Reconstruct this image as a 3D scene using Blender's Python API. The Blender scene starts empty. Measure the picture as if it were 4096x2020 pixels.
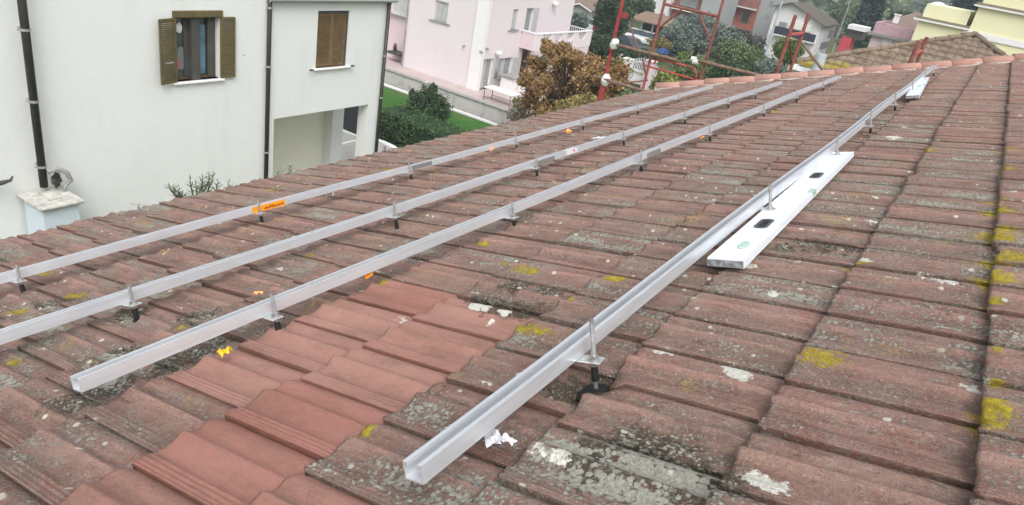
import bpy, math, random
import numpy as np
from mathutils import Vector, Matrix, noise as mn
random.seed(7); RNG = np.random.default_rng(7)
sc = bpy.context.scene
COL = sc.collection
R = math.radians
# ------------------------------------------------------------------ camera
F, CX, CY = 2855.926, 2048.0, 1010.0
PITCH, ROLL, AZ, SLOPE = 0.4409934, 0.1868137, 0.5176990, 0.3175629
GZ = 10.0                                   # camera height over the near ground
def _basis():
    dn = np.array([-math.sin(ROLL)*math.cos(PITCH), math.cos(ROLL)*math.cos(PITCH), math.sin(PITCH)])
    z = np.array([0, 0, 1.]); fw = z-dn*(z@dn); fw /= np.linalg.norm(fw); rt = np.cross(dn, fw)
    X = math.cos(AZ)*fw+math.sin(AZ)*rt
    Y = -(-math.sin(AZ)*fw+math.cos(AZ)*rt)
    return np.array([X, Y, -dn])
RM = _basis()
CAMP = np.array([0, 0, GZ])
cam = bpy.data.objects.new("camera", bpy.data.cameras.new("camera")); COL.objects.link(cam)
cm = np.eye(4); cm[:3, 0] = RM@np.array([1, 0, 0]); cm[:3, 1] = RM@np.array([0, -1, 0]); cm[:3, 2] = RM@np.array([0, 0, -1]); cm[:3, 3] = CAMP
cam.matrix_world = Matrix(cm.tolist())
cam.data.sensor_width = 36; cam.data.sensor_fit = 'HORIZONTAL'
cam.data.lens = 36*F/4096; cam.data.clip_start = .05; cam.data.clip_end = 12000
sc.camera = cam
# ------------------------------------------------------------------ sky, sun, exposure
SUN_EL, SUN_AZ = R(50), R(222)              # azimuth measured from +X towards +Y, where the light comes from
w = bpy.data.worlds.new("World"); sc.world = w; w.use_nodes = True
nt = w.node_tree; nt.nodes.clear()
sky = nt.nodes.new('ShaderNodeTexSky'); sky.sky_type = 'NISHITA'; sky.sun_disc = False
sky.sun_elevation = SUN_EL; sky.sun_rotation = R(90)-SUN_AZ; sky.air_density = 1.0; sky.dust_density = 4.0; sky.ozone_density = 1.0
hs = nt.nodes.new('ShaderNodeHueSaturation'); hs.inputs['Saturation'].default_value = .22
bg = nt.nodes.new('ShaderNodeBackground'); bg.inputs['Strength'].default_value = .15
wo = nt.nodes.new('ShaderNodeOutputWorld')
tcw = nt.nodes.new('ShaderNodeTexCoord'); sx = nt.nodes.new('ShaderNodeSeparateXYZ'); mr = nt.nodes.new('ShaderNodeMapRange')   # overcast: brighter overhead than at the horizon
mr.inputs[1].default_value = 0.; mr.inputs[2].default_value = 1.; mr.inputs[3].default_value = .62; mr.inputs[4].default_value = 2.0
vm = nt.nodes.new('ShaderNodeVectorMath'); vm.operation = 'SCALE'
nt.links.new(tcw.outputs['Generated'], sx.inputs[0]); nt.links.new(sx.outputs['Z'], mr.inputs[0]); nt.links.new(mr.outputs[0], vm.inputs['Scale'])
nt.links.new(sky.outputs[0], hs.inputs['Color']); nt.links.new(hs.outputs[0], vm.inputs[0]); nt.links.new(vm.outputs[0], bg.inputs[0]); nt.links.new(bg.outputs[0], wo.inputs[0])
sl = bpy.data.lights.new("sun", 'SUN'); sl.energy = .7; sl.angle = R(35); sl.color = (1, .97, .93)
so = bpy.data.objects.new("sun", sl); COL.objects.link(so)
sd = Vector((math.cos(SUN_EL)*math.cos(SUN_AZ), math.cos(SUN_EL)*math.sin(SUN_AZ), math.sin(SUN_EL)))
so.rotation_euler = sd.to_track_quat('Z', 'Y').to_euler(); so.location = (0, 0, 40)
sc.view_settings.view_transform = 'Standard'; sc.view_settings.look = 'None'
sc.view_settings.exposure = 0.52; sc.view_settings.gamma = 1
# ------------------------------------------------------------------ where a line of sight meets a plane
def P(px, py, x=None, y=None, z=None):
    r = RM@np.array([px-CX, py-CY, F])
    if x is not None: k = x/r[0]
    elif y is not None: k = y/r[1]
    else: k = (z-GZ)/r[2]
    return Vector((CAMP+r*k).tolist())
def depth(p):
    return float((RM.T@(np.array(p)-CAMP))[2])
HP = .715
NRM = np.array([0, math.sin(SLOPE), math.cos(SLOPE)]); DWN = np.array([0, math.cos(SLOPE), -math.sin(SLOPE)])
ROOF_O = CAMP-HP*NRM
def Q(px, py, w=0.0):                       # photograph point -> roof frame (u along the rails, d downhill, w off the roof)
    r = RM@np.array([px-CX, py-CY, F]); k = -(HP-w)/(NRM@r); p = r*k
    return Vector((float(p[0]), float(p@DWN), w))
DS = 4096/2575.0
def QD(x, y, w=0.0): return Q(x*DS, y*DS, w)
def z3(x, y): return (1500+x/2.54, y/2.54)
def z4(x, y): return (2250+x/2.576, y/2.576)
def z5(x, y): return (3000+x/2.35, y/2.35)
# ------------------------------------------------------------------ mesh helpers
class MB:
    def __init__(s): s.v = []; s.f = []
    def add(s, vs, fs):
        n = len(s.v); s.v += [tuple(v) for v in vs]; s.f += [tuple(i+n for i in f) for f in fs]; return s
    def box(s, a, b, M=None):
        x0, y0, z0 = a; x1, y1, z1 = b
        vs = [Vector(c) for c in ((x0, y0, z0), (x1, y0, z0), (x1, y1, z0), (x0, y1, z0), (x0, y0, z1), (x1, y0, z1), (x1, y1, z1), (x0, y1, z1))]
        if M: vs = [M@v for v in vs]
        return s.add(vs, [(0, 3, 2, 1), (4, 5, 6, 7), (0, 1, 5, 4), (1, 2, 6, 5), (2, 3, 7, 6), (3, 0, 4, 7)])
    def bev(s, a, b, e=.004, M=None):
        # box with chamfered vertical and top edges
        x0, y0, z0 = a; x1, y1, z1 = b; e = min(e, (x1-x0)/3, (y1-y0)/3, (z1-z0)/3)
        def ring(i, z): return [(x0+i, y0+e+i*0, z), (x0+e+i*0, y0+i, z), (x1-e, y0+i, z), (x1-i, y0+e, z), (x1-i, y1-e, z), (x1-e, y1-i, z), (x0+e, y1-i, z), (x0+i, y1-e, z)]
        rs = [ring(e, z0), ring(0, z0+e), ring(0, z1-e), ring(e, z1)]
        rs[0] = [(x0+e, y0+e*1.4, z0), (x0+e*1.4, y0+e, z0), (x1-e*1.4, y0+e, z0), (x1-e, y0+e*1.4, z0), (x1-e, y1-e*1.4, z0), (x1-e*1.4, y1-e, z0), (x0+e*1.4, y1-e, z0), (x0+e, y1-e*1.4, z0)]
        rs[3] = [(p[0], p[1], z1) for p in rs[0]]
        vs = [Vector(p) for r in rs for p in r]
        if M: vs = [M@v for v in vs]
        fs = [tuple(reversed(range(8))), tuple(range(24, 32))]
        for k in range(3):
            for i in range(8): fs.append((k*8+i, k*8+(i+1) % 8, k*8+8+(i+1) % 8, k*8+8+i))
        return s.add(vs, fs)
    def tube(s, a, b, r, r2=None, n=12, caps=True):
        a = Vector(a); b = Vector(b); d = (b-a).normalized(); r2 = r if r2 is None else r2
        u = d.orthogonal().normalized(); v = d.cross(u)
        vs = [a+(u*math.cos(t)+v*math.sin(t))*r for t in [2*math.pi*i/n for i in range(n)]]+[b+(u*math.cos(t)+v*math.sin(t))*r2 for t in [2*math.pi*i/n for i in range(n)]]
        fs = [(i, (i+1) % n, n+(i+1) % n, n+i) for i in range(n)]
        if caps: fs += [tuple(reversed(range(n))), tuple(range(n, 2*n))]
        return s.add(vs, fs)
    def path(s, pts, r, n=8, rs=None):
        pts = [Vector(p) for p in pts]; vs = []; u = None
        for i, p in enumerate(pts):
            d = (pts[min(i+1, len(pts)-1)]-pts[max(i-1, 0)]).normalized()
            u = d.orthogonal().normalized() if u is None else (u-d*u.dot(d)).normalized()
            v = d.cross(u); rr = rs[i] if rs else r
            vs += [p+(u*math.cos(2*math.pi*k/n)+v*math.sin(2*math.pi*k/n))*rr for k in range(n)]
        fs = [(i*n+k, i*n+(k+1) % n, (i+1)*n+(k+1) % n, (i+1)*n+k) for i in range(len(pts)-1) for k in range(n)]
        fs += [tuple(reversed(range(n))), tuple(range((len(pts)-1)*n, len(pts)*n))]
        return s.add(vs, fs)
    def prism(s, poly, axis, a, b):
        # poly: 2-D outline, extruded along axis 0/1/2 from a to b
        n = len(poly)
        def pt(p, t): return {0: (t, p[0], p[1]), 1: (p[0], t, p[1]), 2: (p[0], p[1], t)}[axis]
        vs = [pt(p, a) for p in poly]+[pt(p, b) for p in poly]
        return s.add(vs, [tuple(reversed(range(n))), tuple(range(n, 2*n))]+[(i, (i+1) % n, n+(i+1) % n, n+i) for i in range(n)])
    def lump(s, c, r, seed=0, sub=(10, 7), amp=.25):
        c = Vector(c); r = Vector(r) if hasattr(r, '__len__') else Vector((r, r, r)); nu, nv = sub; vs = []; fs = []
        for j in range(nv+1):
            th = math.pi*j/nv
            for i in range(nu):
                ph = 2*math.pi*i/nu; d = Vector((math.sin(th)*math.cos(ph), math.sin(th)*math.sin(ph), math.cos(th)))
                k = 1+amp*mn.noise(d*1.7+Vector((seed*3.1, seed, 0)))
                vs.append(c+Vector((d.x*r.x, d.y*r.y, d.z*r.z))*k)
        for j in range(nv):
            for i in range(nu): fs.append((j*nu+i, (j+1)*nu+i, (j+1)*nu+(i+1) % nu, j*nu+(i+1) % nu))
        return s.add(vs, fs)
    def build(s, name, mat, parent=None, base=None, smooth=False):
        me = bpy.data.meshes.new(name)
        bv = Vector(base) if base is not None else (Vector(parent['_b']) if parent is not None and '_b' in parent else Vector((0, 0, 0)))
        me.from_pydata([(v[0]-bv.x, v[1]-bv.y, v[2]-bv.z) for v in s.v], [], s.f); me.update()
        if mat: me.materials.append(mat)
        if smooth: me.polygons.foreach_set('use_smooth', [True]*len(me.polygons))
        o = bpy.data.objects.new(name, me); COL.objects.link(o)
        if parent is not None: o.parent = parent; o['_b'] = bv[:]
        else: o.location = bv; o['_b'] = bv[:]
        return o
def tag(o, label=None, cat=None, group=None, kind=None):
    if label: o['label'] = label
    if cat: o['category'] = cat
    if group: o['group'] = group
    if kind: o['kind'] = kind
    return o
def empty(name, base, label, cat, group=None, rot=None):
    o = bpy.data.objects.new(name, None); COL.objects.link(o); o.location = base; o['_b'] = tuple(base)
    if rot: o.rotation_euler = rot; o['_b'] = (0, 0, 0)
    o.empty_display_size = .2
    return tag(o, label, cat, group)
def copy_tree(o, parent=None):
    c = o.copy(); COL.objects.link(c); c.parent = parent
    for ch in [x for x in bpy.data.objects if x.parent == o]: copy_tree(ch, c)
    return c
# ------------------------------------------------------------------ materials
class NT:
    def __init__(s, name):
        s.m = bpy.data.materials.new(name); s.m.use_nodes = True; s.t = s.m.node_tree; s.p = s.t.nodes['Principled BSDF']
        s.tc = s.t.nodes.new('ShaderNodeTexCoord')
    def lk(s, a, b): s.t.links.new(a, b)
    def inp(s, sock, v):
        if hasattr(v, 'is_linked') or hasattr(v, 'links'): s.lk(v, sock)
        else: sock.default_value = v if not (isinstance(v, tuple) and len(v) == 3 and sock.type == 'RGBA') else (*v, 1)
    def noise(s, scale, detail=4, rough=.55, vec=None, dist=0, out='Fac'):
        n = s.t.nodes.new('ShaderNodeTexNoise'); n.inputs['Scale'].default_value = scale; n.inputs['Detail'].default_value = detail
        n.inputs['Roughness'].default_value = rough; n.inputs['Distortion'].default_value = dist
        s.lk(vec if vec is not None else s.tc.outputs['Object'], n.inputs['Vector']); return n.outputs[out]
    def voro(s, scale, vec=None, feat='F1', out='Distance', rnd=1):
        n = s.t.nodes.new('ShaderNodeTexVoronoi'); n.feature = feat; n.inputs['Scale'].default_value = scale; n.inputs['Randomness'].default_value = rnd
        s.lk(vec if vec is not None else s.tc.outputs['Object'], n.inputs['Vector']); return n.outputs[out]
    def mapr(s, v, a, b, c=0., d=1., clamp=True):
        n = s.t.nodes.new('ShaderNodeMapRange'); n.clamp = clamp; s.inp(n.inputs[0], v)
        for i, x in zip((1, 2, 3, 4), (a, b, c, d)): s.inp(n.inputs[i], x)
        return n.outputs[0]
    def mix(s, f, a, b, mode='MIX'):
        n = s.t.nodes.new('ShaderNodeMix'); n.data_type = 'RGBA'; n.blend_type = mode
        s.inp(n.inputs[0], f); s.inp(n.inputs[6], a); s.inp(n.inputs[7], b); return n.outputs[2]
    def math(s, op, a, b=0.0, c=None):
        n = s.t.nodes.new('ShaderNodeMath'); n.operation = op; s.inp(n.inputs[0], a); s.inp(n.inputs[1], b)
        if c is not None: s.inp(n.inputs[2], c)
        return n.outputs[0]
    def scalev(s, v3, src=None):
        n = s.t.nodes.new('ShaderNodeMapping'); n.inputs['Scale'].default_value = v3
        s.lk(src if src is not None else s.tc.outputs['Object'], n.inputs['Vector']); return n.outputs[0]
    def attr(s, name):
        n = s.t.nodes.new('ShaderNodeAttribute'); n.attribute_name = name; return n
    def sep(s, v):
        n = s.t.nodes.new('ShaderNodeSeparateColor'); s.lk(v, n.inputs[0]); return n.outputs
    def bump(s, h, dist=.002, strength=1.):
        n = s.t.nodes.new('ShaderNodeBump'); n.inputs['Distance'].default_value = dist; n.inputs['Strength'].default_value = strength
        s.lk(h, n.inputs['Height']); s.lk(n.outputs[0], s.p.inputs['Normal'])
    def out(s, col, rough=.8, metal=0., spec=.3):
        s.inp(s.p.inputs['Base Color'], col); s.inp(s.p.inputs['Roughness'], rough); s.inp(s.p.inputs['Metallic'], metal)
        s.p.inputs['Specular IOR Level'].default_value = spec; return s.m
def simple(name, c, rough=.7, metal=0., var=.18, scale=3., bump=0., spec=.3, detail=6):
    n = NT(name); f = n.noise(scale, detail, .65)
    lo = tuple(x*(1-var) for x in c); hi = tuple(min(1, x*(1+var)) for x in c)
    col = n.mix(n.mapr(f, .3, .7), lo, hi)
    if bump: n.bump(n.noise(scale*8, 4), bump)
    return n.out(col, n.mapr(f, .2, .8, max(0, rough-.08), min(1, rough+.08)), metal, spec)
M = {}
def mk_plaster(name, c, stain=(.32, .34, .28), amt=.35, sc_=.5):
    n = NT(name); a = n.noise(sc_, 5, .6); b = n.noise(1.0, 4, .6, n.scalev((2.5, 2.5, .25)))
    f = n.math('MULTIPLY', n.mapr(a, .45, .8), n.mapr(b, .4, .75))
    base = n.mix(n.mapr(n.noise(9, 5), .3, .7), tuple(x*.965 for x in c), c)
    col = n.mix(n.math('MULTIPLY', f, amt), base, stain); n.bump(n.noise(45, 5, .7), .004)
    return n.out(col, .9)
M['white'] = mk_plaster('white_plaster', (.725, .745, .72), (.42, .44, .39), amt=.45)
M['cream'] = mk_plaster('cream_plaster', (.80, .79, .68), amt=.2)
M['pink'] = mk_plaster('pale_pink_plaster', (.72, .66, .675), (.5, .46, .46), .3)
M['pink2'] = mk_plaster('pink_plaster', (.68, .56, .59), (.4, .36, .38), .25)
M['whitepaint'] = mk_plaster('white_paint', (.80, .79, .79), amt=.15)
M['wallgrey'] = mk_plaster('mottled_garden_wall', (.50, .475, .46), (.16, .15, .135), 1.5, 2.6)
M['coping'] = simple('grey_coping', (.30, .29, .28), .85, var=.35, scale=6, bump=.003)
M['bluebox'] = mk_plaster('pale_blue_plaster', (.55, .63, .68), amt=.2)
M['stone'] = simple('weathered_stone', (.46, .45, .41), .9, var=.4, scale=7, bump=.004)
M['copper'] = simple('dark_brown_metal', (.055, .052, .045), .45, .5, var=.3, scale=4)
M['ringmetal'] = simple('pipe_clip_metal', (.45, .44, .42), .45, .6)
M['olive'] = simple('olive_brown_wood', (.125, .10, .045), .7, var=.25, scale=5)
M['brownwood'] = simple('brown_wood', (.17, .115, .055), .7, var=.25, scale=5)
M['darkframe'] = simple('dark_frame', (.07, .068, .062), .6, var=.2)
M['glass'] = simple('dark_glass', (.03, .05, .055), .12, 0., var=.5, scale=1.5, spec=.6)
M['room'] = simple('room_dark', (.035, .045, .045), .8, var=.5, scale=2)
M['curtain'] = simple('blue_grey_curtain', (.12, .20, .25), .9, var=.35, scale=3)
M['pinkcloth'] = simple('pink_cloth', (.45, .12, .16), .9)
M['greyshutter'] = simple('light_grey_shutter', (.50, .51, .50), .7, var=.1)
M['greyglass'] = simple('grey_window', (.30, .31, .31), .5, var=.2)
M['darkgreenfence'] = simple('dark_fence_panel', (.035, .042, .042), .8, var=.25)
M['paving'] = simple('concrete_paving', (.42, .41, .38), .9, var=.15, scale=2, bump=.003)
M['asphalt'] = simple('asphalt', (.10, .10, .10), .9, var=.2, scale=3)
M['terrace'] = simple('terrace_floor', (.46, .38, .36), .8, var=.12, scale=2)
M['alu'] = None
def mk_alu():
    n = NT('aluminium'); st = n.noise(60, 3, .5, n.scalev((.08, 1, 1)))
    d = n.noise(7, 5, .6)
    col = n.mix(n.mapr(st, .3, .7), (.64, .66, .685), (.75, .77, .795)); col = n.mix(n.mapr(d, .5, .78, 0, .3), col, (.44, .455, .475))
    n.bump(st, .0004); return n.out(col, n.mapr(d, .3, .7, .32, .46), .55, .5)
M['alu'] = mk_alu()
M['steel'] = simple('zinc_steel', (.50, .50, .49), .38, .85, var=.25, scale=80, spec=.5)
M['plate'] = simple('galvanised_plate', (.58, .59, .57), .45, .75, var=.18, scale=50, spec=.5)
M['splice'] = simple('splice_plate', (.27, .255, .25), .5, .4)
M['rubber'] = simple('black_rubber', (.012, .012, .013), .6, var=.3, scale=40)
M['levelwhite'] = simple('white_enamel', (.72, .76, .80), .35, var=.04, scale=4, spec=.5)
M['levelend'] = simple('scuffed_end_cap', (.22, .23, .24), .6, var=.75, scale=70)
M['levelhole'] = simple('hand_hole_lining', (.07, .075, .08), .45, var=.5, scale=50)
M['vial'] = simple('green_vial', (.40, .55, .48), .25, var=.2, scale=60, spec=.6)
M['orange'] = simple('orange_paper', (.90, .30, .01), .7, var=.15, scale=60)
M['orangepale'] = simple('faded_orange_paper', (.80, .36, .14), .8, var=.2, scale=60)
M['yellowpaper'] = simple('yellow_paper', (.88, .45, .015), .7, var=.2, scale=60)
M['paper'] = simple('white_paper', (.60, .60, .64), .8, var=.12, scale=50)
M['redink'] = simple('red_print', (.55, .06, .05), .7)
M['ink'] = simple('dark_print', (.18, .04, .01), .8)
M['redpaint'] = simple('red_scaffold_paint', (.26, .045, .045), .6, var=.35, scale=12)
M['redfade'] = simple('faded_red_paint', (.22, .075, .06), .7, var=.45, scale=10)
M['orangered'] = simple('orange_red_paint', (.36, .075, .05), .55, var=.2, scale=10)
M['rusty'] = simple('rusty_tube', (.17, .115, .085), .8, var=.5, scale=14)
M['whitetape'] = simple('white_wrapping', (.62, .64, .60), .7, var=.2, scale=20)
M['bark'] = simple('bark', (.10, .075, .055), .95, var=.4, scale=8, bump=.01)
M['brick'] = simple('red_plaster', (.40, .13, .085), .85, var=.15, scale=1)
M['brick2'] = simple('dark_red_plaster', (.33, .14, .12), .85, var=.15, scale=1)
M['greywall'] = mk_plaster('grey_render', (.40, .415, .41), (.25, .26, .25), .4)
M['yellowwall'] = mk_plaster('pale_yellow_plaster', (.80, .77, .50), (.5, .5, .35), .15)
M['brownroof'] = None
M['reddoor'] = simple('red_panel', (.55, .07, .09), .6)
M['navy'] = simple('dark_navy_rail', (.03, .035, .06), .6)
M['tarp'] = simple('blue_tarpaulin', (.03, .07, .22), .5)
M['mortar'] = simple('pale_mortar', (.44, .39, .34), .95, var=.3, scale=25, bump=.004)
M['whitemetal'] = simple('white_painted_metal', (.75, .76, .76), .5, var=.06)
M['lampgrey'] = simple('grey_lamp_post', (.42, .46, .48), .5, var=.1)
def mk_farroof(name, c1, c2, s=3.0, ax=(0, 1, 0)):
    n = NT(name); wv = n.t.nodes.new('ShaderNodeTexWave'); wv.inputs['Scale'].default_value = s; wv.bands_direction = 'Y' if ax[1] else 'X'
    wv.inputs['Distortion'].default_value = .6; n.lk(n.tc.outputs['Object'], wv.inputs['Vector'])
    col = n.mix(n.mapr(n.noise(2.5, 6, .7), .3, .7), c1, c2); col = n.mix(n.math('MULTIPLY', wv.outputs['Fac'], .45), col, tuple(x*.55 for x in c1))
    n.bump(wv.outputs['Fac'], .03); return n.out(col, .9)
M['roofbrown'] = mk_farroof('brown_tile_roof', (.17, .145, .12), (.24, .20, .165), 5)
M['roofshed'] = mk_farroof('shed_tile_roof', (.25, .17, .12), (.33, .23, .17), 2.2)
M['roofpinkish'] = mk_farroof('old_pinkish_roof', (.26, .19, .155), (.33, .24, .2), 3)
def mk_leaf(name, dark, mid, light):
    n = NT(name); a = n.sep(n.attr('lv').outputs['Color'])
    c = n.mix(n.mapr(a[0], 0, .55), dark, mid); c = n.mix(n.mapr(a[0], .55, 1), c, light)
    c = n.mix(n.mapr(a[1], .0, 1., 0., .5), c, tuple(.6*x for x in dark))
    return n.out(c, .75, 0, .25)
M['lf_autumn'] = mk_leaf('autumn_leaves', (.16, .10, .045), (.33, .20, .085), (.50, .34, .16))
M['lf_autumn2'] = mk_leaf('autumn_olive_leaves', (.11, .10, .035), (.24, .20, .07), (.42, .34, .13))
M['lf_dark'] = mk_leaf('dark_green_leaves', (.022, .045, .022), (.055, .095, .045), (.13, .18, .095))
M['lf_hedge'] = mk_leaf('hedge_leaves', (.035, .072, .026), (.075, .15, .048), (.14, .245, .08))
M['lf_mid'] = mk_leaf('mid_green_leaves', (.06, .09, .04), (.14, .185, .085), (.25, .31, .15))
M['lf_olive'] = mk_leaf('grey_green_leaves', (.08, .105, .085), (.19, .235, .20), (.32, .37, .33))
M['lf_bright'] = mk_leaf('bright_green_leaves', (.06, .10, .02), (.13, .21, .045), (.24, .33, .08))
M['lf_yellow'] = mk_leaf('yellow_green_leaves', (.12, .14, .04), (.22, .25, .07), (.36, .38, .13))
M['lf_conifer'] = mk_leaf('conifer_needles', (.014, .032, .033), (.032, .062, .06), (.06, .10, .095))
M['lf_weed'] = mk_leaf('dry_weed_leaves', (.09, .105, .07), (.17, .19, .13), (.28, .30, .22))
M['lf_pale'] = mk_leaf('pale_twig_leaves', (.20, .17, .12), (.38, .33, .26), (.58, .52, .44))
# tiles ---------------------------------------------------------------
def mk_tile():
    n = NT('weathered_clay_tiles'); oc = n.tc.outputs['Object']
    a = n.sep(n.attr('ta').outputs['Color']); b = n.sep(n.attr('tb').outputs['Color'])   # ta: random, clean, yellow | tb: white, dark, crest
    rnd, clean, ylw = a[0], a[1], a[2]; wht, drk, crest = b[0], b[1], b[2]
    al = n.scalev((1, .35, 1)); big = n.noise(2.2, 3, .5); mid = n.noise(22, 6, .7, al); fine = n.noise(120, 5, .75); f2 = n.noise(55, 6, .7)
    clay = n.mix(n.mapr(mid, .3, .7), (.235, .102, .084), (.375, .186, .156))
    clay = n.mix(n.mapr(rnd, 0, 1, 0, .85), clay, n.mix(n.mapr(f2, .35, .65), (.17, .085, .06), (.27, .15, .115)))
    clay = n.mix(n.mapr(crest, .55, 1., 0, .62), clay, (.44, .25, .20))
    r7 = n.math('FRACT', n.math('MULTIPLY', rnd, 7.31)); r3 = n.math('FRACT', n.math('MULTIPLY', rnd, 13.7))
    clay = n.mix(n.mapr(r7, .55, 1., 0, .55), clay, (.235, .165, .13)); clay = n.mix(n.mapr(r3, .7, 1., 0, .6), clay, (.20, .07, .055))
    dirt = n.math('MULTIPLY', n.mapr(n.noise(14, 7, .72, al), .44, .62), n.mapr(big, .3, .62, .35, 1))
    dirt = n.math('MULTIPLY', dirt, n.mapr(crest, .2, 1, 1, .35))
    c = n.mix(n.math('MULTIPLY', dirt, n.mapr(r7, 0, 1, .7, 1.)), clay, (.082, .050, .038))
    sk = n.noise(40, 5, .7, n.scalev((1, .07, 1))); c = n.mix(n.mapr(sk, .50, .66, 0, .75), c, (.085, .046, .036)); c = n.mix(n.mapr(sk, .32, .46, .6, 0), c, (.40, .25, .205))
    sp = n.noise(210, 4, .8); c = n.mix(n.mapr(sp, .54, .64, 0, .8), c, (.075, .05, .038)); c = n.mix(n.mapr(sp, .30, .40, .35, 0), c, (.36, .25, .21))
    # thin grey-brown weathering film
    film = n.math('MULTIPLY', n.mapr(n.noise(9, 6, .7), .38, .66), .55); c = n.mix(film, c, (.32, .215, .182))
    # crustose lichen: grey green
    wv = n.t.nodes.new('ShaderNodeVectorMath'); wv.operation = 'ADD'; nz = n.t.nodes.new('ShaderNodeVectorMath'); nz.operation = 'SCALE'; nz.inputs['Scale'].default_value = .012
    n.lk(n.noise(70, 4, .7, None, 0, 'Color'), nz.inputs[0]); n.lk(oc, wv.inputs[0]); n.lk(nz.outputs[0], wv.inputs[1]); wc = wv.outputs[0]
    vor = n.voro(88, wc); thr = n.math('MULTIPLY', n.mapr(n.noise(6.5, 6, .7, n.scalev((1.3, .5, 1))), .35, .61), n.mapr(r7, 0, 1, .6, 1.45))
    thr = n.math('MULTIPLY', thr, n.mapr(crest, .35, 1, 1, .45))
    thr = n.math('MULTIPLY', thr, n.mapr(clean, 0, 1, 1, 0))
    thr = n.math('ADD', thr, n.math('MULTIPLY', drk, .30))
    l1 = n.mapr(n.math('SUBTRACT', n.math('MULTIPLY', thr, .62), vor), .0, .14)
    patch = n.mapr(n.math('ADD', n.math('MULTIPLY', fine, .5), n.math('MULTIPLY', n.noise(62, 6, .8), .5)), .47, .60)
    l1 = n.math('MAXIMUM', l1, n.math('MULTIPLY', patch, n.mapr(thr, .10, .7, .12, .8)))
    lc = n.mix(n.mapr(fine, .35, .65), (.17, .16, .13), (.34, .34, .285))
    c = n.mix(n.mapr(clean, 0, 1, 0, .9), c, n.mix(n.mapr(n.noise(5, 5, .6, al), .3, .7), (.28, .115, .088), (.39, .185, .145)))
    cln = n.mapr(clean, 0, 1, 0, .75); c = n.mix(n.math('MULTIPLY', cln, n.mapr(r3, .35, .75)), c, n.mix(n.mapr(n.noise(7, 5, .65), .3, .7), (.31, .165, .128), (.40, .225, .182)))
    c = n.mix(n.math('MULTIPLY', n.mapr(n.noise(11, 7, .78, al), .48, .68), .6), c, (.16, .092, .066)); c = n.mix(n.mapr(n.noise(260, 3, .8), .58, .68, 0, .45), c, (.13, .065, .045))
    gs = n.noise(150, 5, .8, n.scalev((1, .6, 1))); c = n.mix(n.math('MULTIPLY', n.mapr(gs, .55, .63, 0, .55), n.mapr(clean, 0, 1, 1, .15)), c, (.36, .335, .28)); c = n.mix(n.math('MULTIPLY', n.mapr(n.noise(95, 6, .8, al), .56, .66, 0, .8), n.mapr(clean, 0, 1, 1, .25)), c, (.075, .045, .034))
    # moss / black growth, plus the shaded hollow under the nearest bolt painted dark
    dm = n.mapr(n.math('ADD', drk, n.math('MULTIPLY', n.math('SUBTRACT', n.noise(35, 6, .75), .5), 2.2)), .45, .75)
    c = n.mix(n.math('MULTIPLY', dm, .93), c, n.mix(n.mapr(n.noise(18, 5), .4, .6), (.035, .03, .018), (.085, .05, .03)))
    c = n.mix(l1, c, lc)
    # small pale dots
    v2 = n.voro(24, wc); vr = n.sep(n.voro(24, wc, out='Color')); dots = n.math('MULTIPLY', n.mapr(v2, .16, .22, 1, 0), n.mapr(n.math('ADD', vr[0], n.math('MULTIPLY', n.math('SUBTRACT', n.noise(1.7, 2), .5), .8)), .80, .84))
    dots = n.math('MULTIPLY', dots, n.mapr(clean, 0, .5, 1, 0)); c = n.mix(dots, c, n.mix(n.mapr(fine, .3, .7), (.42, .41, .34), (.62, .61, .53)))
    # listed pale and yellow patches
    wn = n.math('MULTIPLY', n.math('SUBTRACT', n.noise(60, 5, .7), .5), 1.5)
    c = n.mix(n.mapr(n.math('ADD', wht, wn), .42, .56), c, n.mix(n.mapr(fine, .3, .7), (.46, .45, .39), (.70, .69, .62)))
    c = n.mix(n.mapr(n.math('ADD', ylw, n.math('MULTIPLY', n.math('SUBTRACT', n.noise(85, 6, .8), .5), 2.6)), .42, .60), c, n.mix(n.mapr(f2, .35, .65), (.20, .155, .018), (.44, .345, .03)))
    yn = n.math('MULTIPLY', n.mapr(n.noise(3.1, 4, .6), .60, .66), n.mapr(f2, .50, .60)); yn = n.math('MULTIPLY', yn, n.mapr(clean, 0, .5, .5, 0)); c = n.mix(yn, c, (.40, .30, .05))
    h = n.math('ADD', n.math('MULTIPLY', fine, .8), n.math('MULTIPLY', l1, .45)); h = n.math('ADD', h, n.math('MULTIPLY', n.noise(300, 2), .25)); n.bump(h, .005, 1.)
    return n.out(c, n.mapr(fine, .3, .7, .78, .95), 0, .25)
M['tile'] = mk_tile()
def mk_ridge():
    n = NT('new_salmon_tiles'); c = n.mix(n.mapr(n.noise(6, 5, .65), .3, .7), (.40, .22, .175), (.50, .295, .24))
    n.bump(n.noise(60, 4), .002); return n.out(c, .85)
M['ridge'] = mk_ridge()
def mk_oldtile():
    n = NT('old_brown_tiles'); c = n.mix(n.mapr(n.noise(3, 7, .75), .32, .68), (.115, .085, .06), (.27, .21, .155))
    c = n.mix(n.mapr(n.math('ADD', n.noise(1.1, 5, .7), n.math('MULTIPLY', n.attr('yy').outputs['Fac'], .17)), .66, .74), c, (.27, .215, .04))
    c = n.mix(n.mapr(n.noise(20, 5, .8), .58, .66, 0, .6), c, (.34, .31, .25))
    n.bump(n.noise(25, 5, .7), .01); return n.out(c, .95)
M['oldtile'] = mk_oldtile()
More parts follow.
